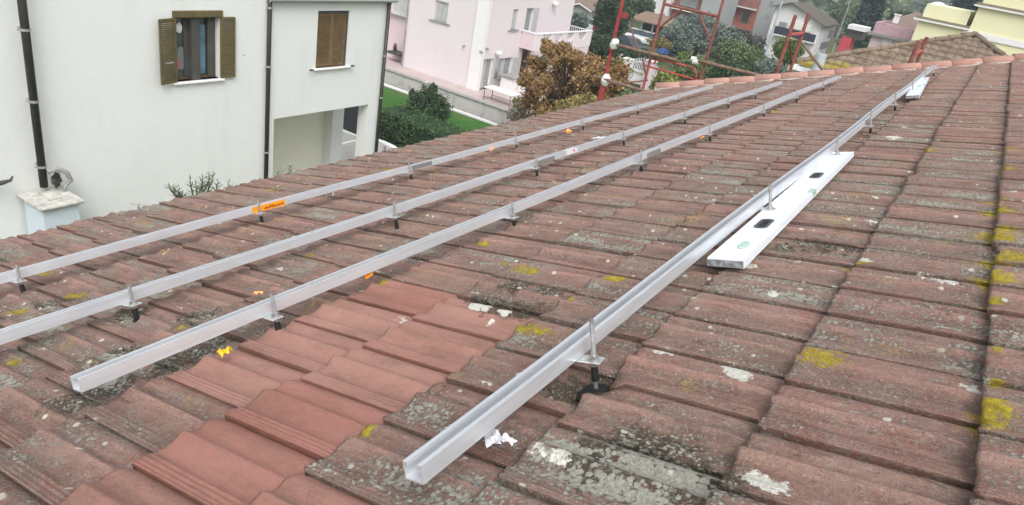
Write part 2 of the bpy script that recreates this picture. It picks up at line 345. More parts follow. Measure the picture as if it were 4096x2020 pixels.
def mk_grass(name, a, b, c_):
    n = NT(name); c = n.mix(n.mapr(n.noise(.7, 6, .7), .3, .7), a, b); c = n.mix(n.mapr(n.noise(.16, 5, .65), .5, .68), c, c_)
    c = n.mix(n.mapr(n.noise(25, 5, .7), .45, .75, 0, .5), c, tuple(x*.5 for x in a)); n.bump(n.noise(30, 5, .8), .05); return n.out(c, .95, 0, .1)
M['lawn'] = mk_grass('lawn_grass', (.045, .135, .028), (.075, .19, .04), (.14, .16, .07))
M['meadow'] = mk_grass('rough_ground', (.085, .11, .045), (.13, .145, .07), (.16, .14, .095))
M['field'] = mk_grass('green_field', (.09, .20, .10), (.12, .24, .13), (.13, .2, .12))
M['hill'] = mk_grass('wooded_hills', (.035, .06, .04), (.06, .085, .055), (.09, .10, .06))
# ------------------------------------------------------------------ the ground
def smooth(a, b, x):
    t = np.clip((x-a)/(b-a), 0, 1); return t*t*(3-2*t)
def terr(x, y):
    return -4.0*smooth(52, 120, x)
def grid_obj(name, xs, ys, zf, mat, kind='structure', **k):
    X, Y = np.meshgrid(xs, ys, indexing='ij'); Z = zf(X, Y); nx, ny = X.shape
    b = MB(); b.v = [tuple(v) for v in np.stack([X, Y, Z], -1).reshape(-1, 3).tolist()]
    b.f = [(i*ny+j, (i+1)*ny+j, (i+1)*ny+j+1, i*ny+j+1) for i in range(nx-1) for j in range(ny-1)]
    o = b.build(name, mat, smooth=True); tag(o, kind=kind, **k); return o
grid_obj('ground', np.array(list(np.arange(-60, 52, 16))+list(np.arange(52, 124, 4))+[150, 300, 800, 5000]), np.array([-1500, -400, -60, -30, 0, 30, 60, 120, 400, 1500, 4000]), terr, M['meadow'])
def hillf(X, Y):
    r = np.hypot(X, Y); a = np.arctan2(Y, X)
    h = (70+55*np.sin(a*9+1)+25*np.sin(a*23))*smooth(700, 2300, r)
    h += 22*np.sin(X*.008+Y*.005)*np.sin(Y*.011)*smooth(500, 900, r)
    return h-4.3-.6*(1-smooth(500, 700, r))
hl = grid_obj('hills', np.linspace(450, 4200, 60), np.linspace(-1500, 3000, 70), hillf, M['hill'])
# ------------------------------------------------------------------ leaf clouds
def foliage(name, mat, centers, radii, per, leaf, parent=None, base=(0, 0, 0), seed=1, squash=1., label=None, smoothn=False):
    g = np.random.default_rng(seed); allv = []; lv = []
    zmin = min(c[2]-r[2] for c, r in zip(centers, radii)); zmax = max(c[2]+r[2] for c, r in zip(centers, radii))
    for c, r in zip(centers, radii):
        n = per; d = g.normal(size=(n, 3)); d /= np.linalg.norm(d, axis=1)[:, None]
        rad = g.uniform(.3, 1.0, n)**.6*(1+.35*np.maximum(0, g.normal(0, .5, n)))
        pos = np.array(c)+d*rad[:, None]*np.array(r)*(1+.3*np.sin(d[:, :1]*5+c[0])*np.cos(d[:, 1:2]*4+c[2]))
        # lumpy density
        keep = np.array([mn.noise(Vector(p)*1.1/max(.3, r[0])*1.6) for p in pos.tolist()]) > -.12
        pos = pos[keep]; d = d[keep]; n = len(pos)
        if not n: continue
        nrm = d*.7+g.normal(size=(n, 3))*.7; nrm /= np.linalg.norm(nrm, axis=1)[:, None]
        u = np.cross(nrm, g.normal(size=(n, 3))); u /= np.linalg.norm(u, axis=1)[:, None]; v = np.cross(nrm, u)
        s = leaf*g.uniform(.6, 1.3, n)[:, None]
        q = np.stack([pos-u*s, pos-v*s*.55+nrm*s*.12, pos+u*s, pos+v*s*.55+nrm*s*.12], 1)
        allv.append(q.reshape(-1, 3)); tone = g.uniform(0, .35); t = np.clip(tone+g.normal(.32, .2, n), 0, 1)
        k = np.zeros((n, 4)); k[:, 0] = t; k[:, 1] = np.clip(g.normal(.2, .25, n), 0, 1); k[:, 3] = 1; lv.append(np.repeat(k, 4, 0))
    V = np.concatenate(allv)-np.array(base); L = np.concatenate(lv); nf = len(V)//4
    me = bpy.data.meshes.new(name); me.vertices.add(len(V)); me.vertices.foreach_set('co', V.ravel())
    me.loops.add(nf*4); me.loops.foreach_set('vertex_index', np.arange(nf*4)); me.polygons.add(nf)
    me.polygons.foreach_set('loop_start', np.arange(0, nf*4, 4)); me.polygons.foreach_set('loop_total', np.full(nf, 4)); me.update(calc_edges=True)
    at = me.color_attributes.new('lv', 'FLOAT_COLOR', 'POINT'); at.data.foreach_set('color', L.ravel()); me.materials.append(mat)
    o = bpy.data.objects.new(name, me); COL.objects.link(o)
    if parent: o.parent = parent
    else: o.location = base
    return o
def tree(name, label, cat, group, pxc, top, bot, hw, X, mat, leaf=.2, per=260, nb=14, seed=3, ground=None, cone=False, clumps=None):
    """a tree whose crown fills the given stretch of the view at distance X: trunk, limbs, lumpy crown"""
    c = P(pxc, (top+bot)/2, x=X); dp = depth(c); rz = (bot-top)/2*dp/F; rx = hw*dp/F
    gz = float(terr(np.array(c.x), 0)) if ground is None else ground
    base = Vector((c.x, c.y, gz)); root = empty(name, base, label, cat, group)
    g = random.Random(seed); cs = []; rs = []
    for i in range(nb):
        if cone:
            t = (i+.5)/nb; z = c.z-rz+2*rz*t; rr = rx*(1-t)**.8*1.05+.08*rx; a = i*2.4; off = rr*.35
            cs.append((c.x+off*math.cos(a), c.y+off*math.sin(a), z)); rs.append((rr*.8, rr*.8, rz*1.6/nb+.25*rr))
        else:
            th = math.acos(1-2*(i+.5)/nb); ph = i*2.39996+g.uniform(-.3, .3); k = g.uniform(.40, .95)
            d = Vector((math.sin(th)*math.cos(ph), math.sin(th)*math.sin(ph), math.cos(th)))
            cs.append((c.x+d.x*rx*k, c.y+d.y*rx*k, c.z+d.z*rz*k)); q = (1.08-k)*g.uniform(.62, .95)+.04; rs.append((rx*q, rx*q, rz*q*.95))
    if clumps:
        cs = []; rs = []
        for (cx_, cy_, cr_) in clumps:
            q = P(cx_, cy_, x=X+g.uniform(-.9, .9)); s_ = cr_*depth(q)/F*.8
            for _ in range(5): cs.append((q.x+g.gauss(0, .5)*s_, q.y+g.gauss(0, .38)*s_, q.z+g.gauss(0, .38)*s_)); k = s_*g.uniform(.6, 1.0); rs.append((k, k, k*.85))
    foliage('crown', mat, cs, rs, per, leaf, root, base, seed)
    tb = MB(); zt = c.z+rz*(.75 if cone else .1)
    pts = [base, base.lerp(Vector((c.x, c.y, c.z-rz*.6)), .5)+Vector((.04*rx, -.03*rx, 0)), Vector((c.x, c.y, c.z-rz*.5)), Vector((c.x+.05*rx, c.y, zt))]
    r0 = max(.08, rx*.07); tb.path(pts, r0, 8, [r0*1.3, r0, r0*.8, r0*.3])
    if not cone:
        for (x, y, z) in cs[::2]: tb.path([Vector((c.x, c.y, c.z-rz*.55)), Vector((c.x, c.y, c.z-rz*.3)).lerp(Vector((x, y, z)), .55)+Vector((0, 0, .05*rz)), (x, y, z)], r0*.4, 6, [r0*.5, r0*.32, r0*.12])
    tb.build('trunk', M['bark'], root, smooth=True)
    return root
def shrub(name, label, cat, group, pxc, top, bot, hw, X, mat, leaf=.12, per=220, nb=9, seed=5):
    c = P(pxc, (top+bot)/2, x=X); dp = depth(c); rz = (bot-top)/2*dp/F; rx = hw*dp/F
    base = Vector((c.x, c.y, c.z-rz)); g = random.Random(seed); cs = []; rs = []
    for i in range(nb):
        th = math.acos(1-2*(i+.5)/nb); ph = i*2.39996; k = g.uniform(.35, .7)
        cs.append((c.x+math.sin(th)*math.cos(ph)*rx*k, c.y+math.sin(th)*math.sin(ph)*rx*k, c.z+math.cos(th)*rz*k)); q = g.uniform(.35, .55); rs.append((rx*q, rx*q, rz*q))
    o = foliage(name, mat, cs, rs, per, leaf, None, base, seed); tag(o, label, cat, group)
    o.location = base; return o
# ================================================================== the tiled roof we stand on
TW, TP, D0 = .2095, .3496, .0009
house = empty('roofed_house', ROOF_O, 'house under the weathered red tiled roof that carries the aluminium rails', 'house', rot=(-SLOPE, 0, 0))
def verge_u(d): return 11.86-.322*(d+.13)+.0*d        # far end of the tile field
YL = [((1330, 828), .045), ((1375, 835), .035), ((2045, 903), .05), ((2085, 912), .045), ((190, 735), .05), ((40, 775), .045), ((110, 685), .04), ((685, 475), .06), ((1625, 435), .055),
      ((1310, 678), .03), ((1345, 682), .025), ((1425, 758), .03), ((1540, 705), .04), ((1562, 660), .03), ((2155, 662), .045), ((2510, 580), .05), ((2520, 600), .045), ((2500, 700), .05), ((2515, 650), .05), ((2560, 650), .05),
      ((2505, 975), .02), ((2500, 1030), .03), ((2488, 1060), .03), ((925, 1085), .022), ((925, 1095), .02), ((30, 910), .035), ((780, 640), .03), ((2515, 425), .05), ((1545, 490), .035),
      ((1940, 283), .07), ((2325, 380), .045), ((2518, 375), .05), ((2100, 890), .02), ((1505, 965), .02), ((960, 715), .03), ((455, 828), .02), ((1495, 350), .05), ((1270, 655), .025), ((1570, 700), .03), ((2510, 530), .05), ((2505, 500), .04), ((1210, 612), .035), ((970, 425), .06), ((1010, 405), .05), ((790, 445), .05)]
WH = [((1200, 768), .035), ((1225, 770), .03), ((1270, 777), .028), ((1290, 740), .02), ((1240, 802), .022), ((1380, 722), .02), ((1358, 1140), .022), ((1413, 1155), .02), ((1448, 1140), .014), ((1840, 915), .032), ((1870, 930), .028), ((1850, 922), .03), ((1668, 885), .028),
      ((1215, 960), .022), ((1915, 1205), .034), ((1955, 1225), .034), ((1890, 1200), .03), ((2450, 958), .022), ((2470, 968), .022), ((2200, 430), .06), ((2175, 655), .03), ((2200, 550), .035), ((2010, 1010), .016), ((2000, 650), .03), ((2030, 645), .02), ((1945, 730), .03), ((2250, 700), .03),
      ((700, 670), .03), ((1400, 912), .016), ((1680, 912), .018), ((1165, 730), .02), ((1190, 735), .02), ((2290, 320), .08), ((2250, 345), .08), ((2330, 690), .03), ((2380, 700), .03), ((1880, 665), .03), ((1150, 450), .04), ((450, 770), .02), ((1000, 790), .02), ((1020, 800), .02)]
DK = [((1240, 760), .10), ((1320, 770), .10), ((1290, 720), .07), ((1380, 725), .06), ((1470, 1140), .07), ((1560, 1150), .09), ((1650, 1190), .09), ((1740, 1200), .08), ((1500, 1190), .07), ((2040, 610), .09), ((2110, 615), .09), ((1970, 625), .06), ((480, 885), .09), ((540, 850), .07), ((430, 905), .08),
      ((1490, 940), .07), ((1460, 955), .09), ((1440, 960), .08), ((1420, 965), .06), ((1495, 960), .05), ((690, 820), .05), ((705, 822), .035), ((1590, 1100), .08), ((1680, 1120), .08), ((300, 900), .10), ((180, 1000), .08), ((250, 965), .10), ((500, 790), .10), ((330, 790), .08), ((130, 760), .12), ((1740, 1150), .06), ((1800, 1215), .07), ((2190, 1180), .0)]
YL = [(p, r*1.45 if p[0] > 2480 else r) for p, r in YL]+[((2500, 300), .04), ((2505, 460), .04), ((2500, 760), .03), ((2512, 885), .02)]
def field(U, D, lst):
    out = np.zeros_like(U)
    for (p, r) in lst:
        if r <= 0: continue
        q = QD(*p); dd = np.hypot(U-q.x, (D-q.y))/(r*1.25); out = np.maximum(out, np.clip(1-dd, 0, 1)**.8)
    return out
_pf = [(-.06, -.016), (0, -.004), (.025, -.001), (.05, .0022), (.08, .0058), (.11, .0080), (.15, .0098), (.20, .0078), (.27, .0032), (.33, .0036), (.385, .0092), (.425, .0156), (.45, .0156), (.49, .0108), (.54, .0052), (.60, .0016), (.66, -.0002), (.72, -.0004), (.755, .0008), (.785, .0034),
       (.80, .0060), (.818, .0064), (.83, .0046), (.848, .0046), (.86, .0074), (.88, .0078), (.892, .0058), (.91, .0058), (.922, .0084), (.942, .0088), (.953, .0070), (.968, .0072), (.978, .0100), (.994, .0100), (1.0, .0085), (.988, .0020), (.955, -.022)]
SP = np.array([p[0] for p in _pf]); WP = np.array([p[1] for p in _pf])
LO = [0, 1, 3, 5, 8, 11, 12, 14, 16, 17, 18, 20, 22, 24, 26, 28, 30, 33, 34, 35, 36]
def clean_amt(j, u):
    # freshly laid tiles near the two closest rail ends
    if j == 4 and .56 < u < 1.66: return 1.
    if j == 4 and .36 < u < .58: return .75
    if j == 5 and .84 < u < 1.68: return .95
    if j == 3 and .5 < u < .73: return .8
    if j == 5 and 1.68 < u < 1.9: return .35
    if j == 6 and 2.9 < u < 3.3: return .35
    return 0.
Vs = []; Fs = []; TA = []; TB = []; nv = 0
g = np.random.default_rng(11)
for j in range(-5, 14):
    dl = D0+TP*j; ph = (.0965+.0695*j) % TW
    i0 = int((-.5-ph)//TW); umax = verge_u(dl-.17)
    for i in range(i0, int((umax-ph)/TW)+1):
        ulo = ph+i*TW; uc = ulo+TW/2
        if j < -1 and uc < .6+.9*abs(j): continue
        near = uc < 3.4
        sel = list(range(len(SP))) if near else LO
        s = SP[sel]; pw = WP[sel]
        rr = g.uniform(); tiltx = g.normal(0, .006); du = g.normal(0, .0016); dd = g.normal(0, .004); dw = g.normal(0, .0018)
        t = np.array([0, .02, .05, .12, .2, .3, .4, .5, .6, .7, .8, .9, 1.0]) if uc < 2.2 else (np.array([0, .03, .12, .3, .5, .7, .85, 1.0]) if near else np.array([0, .05, .35, .7, 1.0]))
        S, T = np.meshgrid(s, t, indexing='ij'); W0 = np.repeat(pw[:, None], len(t), 1)
        fade = 1-.45*smooth(.8, .96, T)
        lipdrop = np.where(W0 > -.012, .0045*np.clip(1-T/.045, 0, 1)**2, 0)
        U = ulo+TW*(1-S)+du+tiltx*T*.3; L = .372
        # rounded front corner at the high roll
        D = dl+dd-T*L - (np.clip(.06-S, 0, 1)*.2+np.clip(S-.965, 0, 1)*.3)*np.clip(1-T*4, 0, 1)
        Wt = np.where(W0 > 0, W0*fade, W0)-.0265*T*L/TP-lipdrop+dw+(S-.5)*tiltx*.4
        if uc < 3.4: Wt += .0011*np.array([[mn.noise(Vector((a*26, b*19, rr*9))) for a, b in zip(ra, rb)] for ra, rb in zip(U.tolist(), D.tolist())])
        if near:
            fr_ = np.clip(1-T*3, 0, 1); ragged = np.array([mn.noise(Vector((q*9, rr*40, 1)))*.0045+mn.noise(Vector((q*31, rr*40, 5)))*.0022 for q in s])[:, None]
            D = D+ragged*fr_
            if g.uniform() < .35: c0_ = g.uniform(.05, .95); D = D-g.uniform(.004, .013)*np.exp(-((S-c0_)/.035)**2)*np.clip(1-T*5, 0, 1)
        # skirt down the front
        U = np.concatenate([U[:, :1], U[:, :1], U], 1); D = np.concatenate([D[:, :1]-.004, D[:, :1]-.0008, D], 1)
        Wt = np.concatenate([Wt[:, :1]-.040, Wt[:, :1]-.004, Wt], 1); W0 = np.concatenate([W0[:, :1]*0, W0[:, :1]*0, W0], 1)
        ns, ntt = U.shape
        Vs.append(np.stack([U, D, Wt], -1).reshape(-1, 3))
        a_ = np.arange(ns-1)[:, None]*ntt+np.arange(ntt-1)[None, :]; a_ = a_.ravel()+nv
        Fs.append(np.stack([a_, a_+1, a_+ntt+1, a_+ntt], 1)); nv += ns*ntt
        cl = clean_amt(j, uc); n_ = ns*ntt
        ta = np.zeros((n_, 4)); ta[:, 0] = rr; ta[:, 1] = cl; ta[:, 2] = field(U, D, YL).ravel(); ta[:, 3] = 1
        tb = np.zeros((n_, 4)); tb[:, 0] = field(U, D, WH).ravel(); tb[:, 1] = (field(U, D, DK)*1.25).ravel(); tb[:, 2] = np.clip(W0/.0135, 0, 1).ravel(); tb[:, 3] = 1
        if g.uniform() < .05 and cl == 0: tb[:, 1] = np.maximum(tb[:, 1], .30)
        TA.append(ta); TB.append(tb)
V = np.concatenate(Vs); Fc = np.concatenate(Fs); TA = np.concatenate(TA); TB = np.concatenate(TB)
# broken, sunken tile below the nearest bolt
for (p, r, dep) in (((1475, 955), .085, .035), ((688, 822), .04, .012)):
    q = QD(*p); k = np.clip(1-np.hypot(V[:, 0]-q.x, V[:, 1]-q.y)/r, 0, 1); V[:, 2] -= dep*np.sqrt(k)
me = bpy.data.meshes.new('tile_field'); me.vertices.add(len(V)); me.vertices.foreach_set('co', V.ravel())
me.loops.add(len(Fc)*4); me.loops.foreach_set('vertex_index', Fc.ravel()); me.polygons.add(len(Fc))
me.polygons.foreach_set('loop_start', np.arange(0, len(Fc)*4, 4)); me.polygons.foreach_set('loop_total', np.full(len(Fc), 4)); me.update(calc_edges=True)
me.polygons.foreach_set('use_smooth', [True]*len(Fc))
for nm, arr in (('ta', TA), ('tb', TB)):
    at = me.color_attributes.new(nm, 'FLOAT_COLOR', 'POINT'); at.data.foreach_set('color', arr.ravel())
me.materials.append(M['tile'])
tf = bpy.data.objects.new('tile_field', me); COL.objects.link(tf); tf.parent = house
# deck under the tiles and the walls below
b = MB(); b.prism([(-1., 4.46), (-1., -1.6), (12.25, -1.6), (10.35, 4.46)], 2, -.12, -.05); b.build('roof_deck', M['stone'], house, (0, 0, 0))
Ri = Matrix.Rotation(SLOPE, 4, 'X')          # world upright directions inside the roof frame
def in_roof(p): return Ri@(Vector(p)-Vector(ROOF_O.tolist()))
b = MB(); b.box((-1, -1.5, 0), (10.25, 3.75, 7.5)); b.v = [tuple(in_roof(v)) for v in b.v]; b.build('wall', M['cream'], house, (0, 0, 0))
# new salmon verge caps, each one overlapping the next, on a bed of mortar
e0 = Vector((10.60, 4.50, .03)); e1 = Vector((12.18, -1.3, .03)); dr = (e1-e0).normalized(); tot = (e1-e0).length; sd_ = Vector((dr.y, -dr.x, 0)); stp = .36
for k in range(int(tot/stp)):
    a0 = e0+dr*(k*stp); b = MB(); n = 14; rj = random.uniform(-.006, .006)
    def arc(c, r, h): return [c+sd_*(r*math.cos(math.pi*i/n))+Vector((0, 0, h*math.sin(math.pi*i/n)-.02)) for i in range(n+1)]
    A = arc(a0+Vector((0, 0, .006+rj)), .102, .078); B = arc(a0+dr*(stp+.04)+Vector((0, 0, -.002+rj)), .096, .073); A2 = arc(a0+Vector((0, 0, .006+rj)), .091, .067)
    vs = A+B+A2; m = n+1; fs = [(i, i+1, m+i+1, m+i) for i in range(n)]+[(i+1, i, 2*m+i, 2*m+i+1) for i in range(n)]
    b.add(vs, fs); b.build('ridge_tile', M['ridge'], house, (0, 0, 0), smooth=True)
b = MB(); nn = 90
for sgn in (1,):
    pts = []
    for k in range(nn+1):
        c = e0+dr*(tot*k/nn); wob = .03*mn.noise(Vector((k*.9, 3, 0)))
        pts.append((c-Vector((1, .1, 0))*(.104+max(0, wob)*1.2)+Vector((0, 0, -.04)), c-Vector((1, 0, 0))*(.088)+Vector((0, 0, .004+wob*.5)), c+Vector((.03, 0, .01))))
    vs = [p for q in pts for p in q]; fs = [(3*k+i, 3*k+i+1, 3*k+4+i, 3*k+3+i) for k in range(nn) for i in (0, 1)]
    b.add(vs, fs)
b.build('mortar_bed', M['mortar'], house, (0, 0, 0))

# ================================================================== rails
def rail_profile(y0, w0, W=.041, H=.0345, t=.0028):
    y1 = y0+W; w1 = w0+H; l = .0095; k = .0075
    return [(y0, w0), (y1, w0), (y1, w1), (y1-l, w1), (y1-l, w1-k), (y1-l+t, w1-k), (y1-l+t, w1-t), (y1-t, w1-t), (y1-t, w0+t), (y0+t, w0+t), (y0+t, w1-t), (y0+l-t, w1-t), (y0+l-t, w1-k), (y0+l, w1-k), (y0+l, w1), (y0, w1)]
def make_bracket(parent, u, yr, w0, lean=0., long=.100, first=False):
    """plate under the rail, hanger bolt through it, nut, washer and rubber seal; yr = uphill side of the rail"""
    bk = bpy.data.objects.new('bracket', None); COL.objects.link(bk); bk.parent = parent; bk.location = (u, yr, w0); bk['_b'] = (0, 0, 0)
    a = R(random.uniform(-6, 6)); Mz = Matrix.Rotation(a, 4, 'Z')
    b = MB(); b.bev((-.019, -.052, -.0052), (.019, .036, -.0006), .0015, Mz); b.tube((0, -.0065, -.0004), (0, -.0065, .0004), .0055); b.build('plate', M['plate'], bk)
    b = MB(); dx = lean
    top = Vector((dx*long, -.034, long)); bot = Vector((-dx*.05, -.034, -.085)); b.tube(bot, top, .0052, n=14)
    for k in range(38): c = bot.lerp(top, .35+.6*k/38); b.tube(c, c+(top-bot)*.006, .0061, .0050, 10, False)
    b.tube(top-(top-bot)*.03, top, .0054, n=14); b.build('hanger_bolt', M['steel'], bk, smooth=False)
    b = MB(); b.tube((0, -.034, .0098), (0, -.034, -.0004), .0105, n=6); b.tube((0, -.034, -.0064), (0, -.034, -.014), .0105, n=6); b.tube((0, -.034, .0015), (0, -.034, -.0003), .0135, n=20)
    b.tube((0, -.034, .0112), (0, -.034, .0098), .0085, n=16); b.build('nut', M['steel'], bk)
    b = MB(); b.tube((0, -.034, -.016), (0, -.034, -.030), .0075, .0085, 16); b.tube((0, -.034, -.030), (0, -.034, -.050), .0085, .009, 16); b.build('rubber_seal', M['rubber'], bk)
    return bk
def hole_shade_rubber(bk, sx, sy, dz, seed):  # black rubber sheet; under the nearest bolt it paints in the hollow's shade
    b = MB(); n = 9; vs = []
    for i in range(n):
        for j in range(n):
            x = (i/(n-1)-.5)*2; y = (j/(n-1)-.5)*2; k = mn.noise(Vector((x*1.7, y*1.7, seed*3.3)))
            vs.append((x*sx*(1+.35*k), -.034+y*sy*(1-.3*k), dz+.008*mn.noise(Vector((x*3, y*3, seed)))-.012*(x*x+y*y)))
    b.add(vs, [(i*n+j, (i+1)*n+j, (i+1)*n+j+1, i*n+j+1) for i in range(n-1) for j in range(n-1)]); b.build('flashing', M['rubber'], bk, smooth=True)
def make_rail(label, u0, u1, yup, w0, bolts, joints=(), segs=2, dend=0.0):
    r = empty('mounting_rail', (0, 0, 0), label, 'rail', 'aluminium mounting rails running along the tiled roof')
    r.matrix_world = Matrix.LocRotScale(Vector(ROOF_O.tolist()), Matrix.Rotation(-SLOPE, 3, 'X'), None)
    r['_b'] = (0, 0, 0)
    cuts = [u0]+list(joints)+[u1]
    for a, b_ in zip(cuts[:-1], cuts[1:]):
        m = MB(); pr = rail_profile(0, 0); n = len(pr); N = max(2, int((b_-a)/.4)); vs = []
        for k in range(N+1):
            u = a+.0015+(b_-a-.003)*k/N; off = dend*((u-u0)/(u1-u0))+.004*math.sin(u*1.7+yup*5); wz = .003*math.sin(u*1.9+yup*3)
            vs += [(u, yup+off+p[0], w0+wz+p[1]) for p in pr]
        fs = [(k*n+i, k*n+(i+1) % n, (k+1)*n+(i+1) % n, (k+1)*n+i) for k in range(N) for i in range(n)]
        m.add(vs, fs)
        for e, rev in ((0, 0), (N, 1)):
            q = [(0, 1, 8, 9), (1, 2, 7, 8), (2, 3, 6, 7), (3, 4, 5, 6), (0, 9, 10, 15), (15, 10, 11, 14), (14, 11, 12, 13)]
            for f in q: m.f.append(tuple((e*n+i) for i in (f if rev else f[::-1])))
        m.build('channel', M['alu'], r, (0, 0, 0))
    for uj in joints:
        m = MB(); off = dend*((uj-u0)/(u1-u0)); m.bev((uj-.10, yup+off-.0042+.004*math.sin(uj*1.7+yup*5), w0+.004), (uj+.10, yup+off-.0002+.004*math.sin(uj*1.7+yup*5), w0+.031), .001); m.build('splice_plate', M['splice'], r, (0, 0, 0))
    for ib, u in enumerate(bolts):
        off = dend*((u-u0)/(u1-u0))+.004*math.sin(u*1.7+yup*5)
        bk = make_bracket(r, u, yup+off, w0+.003*math.sin(u*1.9+yup*3), random.uniform(-.05, .05), .096 if yup < 1 else (.077 if yup < 2 else .065))
        if ib == 0 and u0 > .5: hole_shade_rubber(bk, .040 if yup < 1 else .03, .036 if yup < 1 else .025, -.068 if yup < 1 else -.052, yup)
        elif u < 3.2: hole_shade_rubber(bk, .018, .018, -.05, u)
    return r
W0 = .050
rail4 = make_rail('rightmost aluminium rail, passing beside the long white spirit level', .738, 10.7, .753, W0, [1.284, 2.759, 4.05, 5.186, 6.435, 7.6, 8.8, 9.9], (5.3,), dend=.02)
rail3 = make_rail('aluminium rail second from the right, its open end over dark lichened tiles at lower left', .664, 9.85, 1.745, W0, [1.194, 2.445, 3.763, 4.91, 6.281, 7.431, 8.6], (4.02,), dend=-.01)
rail2 = make_rail('third aluminium rail from the right, with a small white and red sticker', .2, 9.36, 2.348, W0, [1.101, 2.346, 3.574, 4.784, 5.994, 7.15, 8.094], (3.74,), dend=-.03)
rail1 = make_rail('aluminium rail nearest the eave, with an orange printed tape round it', .2, 9.3, 3.19, W0, [1.1, 2.236, 3.395, 4.623, 5.72, 6.898, 8.01], (3.55,), dend=-.02)
# printed tape and sticker on the rails
m = MB(); m.box((2.215, 3.1805, W0+.004), (2.42, 3.1830, W0+.0345)); tp = m.build('orange_tape', M['orange'], rail1, (0, 0, 0))
m = MB(); g2 = random.Random(4)
for k in range(11): x = 2.285+k*.0115; m.box((x, 3.1795, W0+.010), (x+.0075, 3.1803, W0+.010+g2.choice((.010, .014, .017))))
m.build('dark_print', M['ink'], tp, (0, 0, 0))
m = MB(); m.box((4.0, 2.334, W0+.008), (4.14, 2.337, W0+.0350)); m.box((4.0, 2.337, W0+.0350), (4.14, 2.362, W0+.0362)); st = m.build('sticker', M['paper'], rail2, (0, 0, 0))
m = MB(); m.box((4.09, 2.333, W0+.016), (4.11, 2.3338, W0+.031)); m.build('red_print', M['redink'], st, (0, 0, 0))
# ================================================================== spirit levels
def make_level(label, c0, c1, wbase, Lw=.120, T=.027, holes=(.40, 1.32), vials=(.17,)):
    d = (c1-c0); L = d.length; ang = math.atan2(d.y, d.x)
    r = empty('spirit_level', (0, 0, 0), label, 'spirit level')
    r.matrix_world = Matrix.LocRotScale(Vector(ROOF_O.tolist()), Matrix.Rotation(-SLOPE, 3, 'X'), None)@Matrix.Translation(Vector((c0.x, c0.y, wbase)))@Matrix.Rotation(ang, 4, 'Z')
    r['_b'] = (0, 0, 0); b = MB(); x = .004; hl, hw = .115, .036
    segs = []
    for h in holes: segs.append((x, h)); x = h+hl
    segs.append((x, L-.004))
    for a, e in segs: b.bev((a, 0, 0), (e, Lw, T), .002) if False else b.box((a, 0, 0), (e, Lw, T))
    for h in holes:
        b.box((h, 0, 0), (h+hl, (Lw-hw)/2, T)); b.box((h, (Lw+hw)/2, 0), (h+hl, Lw, T))
    # raised edge lips of the extrusion
    b.box((.004, 0, T+.0001), (L-.004, .0035, T+.0016)); b.box((.004, Lw-.0035, T+.0001), (L-.004, Lw, T+.0016))
    b.build('body', M['levelwhite'], r)
    for h in holes:
        b = MB(); k = 6; y0, y1 = (Lw-hw)/2, (Lw+hw)/2
        def rr(i): # rounded rectangle
            pts = []
            rad = .014
            for (cx, cy, a0) in ((h+hl-rad, y1-rad, 0), (h+rad, y1-rad, 90), (h+rad, y0+rad, 180), (h+hl-rad, y0+rad, 270)):
                for q in range(k+1): a = R(a0+90*q/k); pts.append((cx+(rad-i)*math.cos(a), cy+(rad-i)*math.sin(a)))
            return pts
        o_, i_ = rr(-.006), rr(.004); n = len(o_)
        vs = [(p[0], p[1], T+.0006) for p in o_]+[(p[0], p[1], T+.0030) for p in o_]+[(p[0], p[1], T+.0030) for p in i_]+[(p[0], p[1], .001) for p in i_]
        b.add(vs, [(q*n+a, q*n+(a+1) % n, (q+1)*n+(a+1) % n, (q+1)*n+a) for q in range(3) for a in range(n)])
        b.build('hand_hole', M['levelhole'], r)
    for v in vials:
        b = MB(); vs = [(v+.042*math.cos(t), Lw*.42+.017*math.sin(t), T+.0015) for t in [2*math.pi*i/20 for i in range(20)]]+[(v+.038*math.cos(t), Lw*.42+.014*math.sin(t), T+.004) for t in [2*math.pi*i/20 for i in range(20)]]
        b.add(vs, [(i, (i+1) % 20, 20+(i+1) % 20, 20+i) for i in range(20)]+[tuple(range(20, 40))]); b.build('vial', M['vial'], r)
    b = MB(); b.box((1.0, -.0006, .006), (1.075, .022, T+.0018)); b.build('vial', M['vial'], r)
    for x0, x1 in ((-.0, .0038), (L-.0038, L)):
        b = MB(); b.box((x0, .002, .002), (x1, Lw-.002, T-.002)); b.build('end_cap', M['levelend'], r)
    return r
c0 = QD(1870, 655, .050); c1 = QD(2148, 380, .050)
make_level('long white spirit level lying on the tiles, with two dark hand holes', c0, c1, .0225, Lw=.114, T=.025)
c0 = QD(2312, 232, .08); c1 = QD(2362, 168, .08)
lv2 = make_level('far white spirit level at the distant end of the rightmost rail', c0, Vector((min(c1.x, c0.x+2.0), c1.y-.0, c1.z)), .03, .1, .027, (), (.9,))
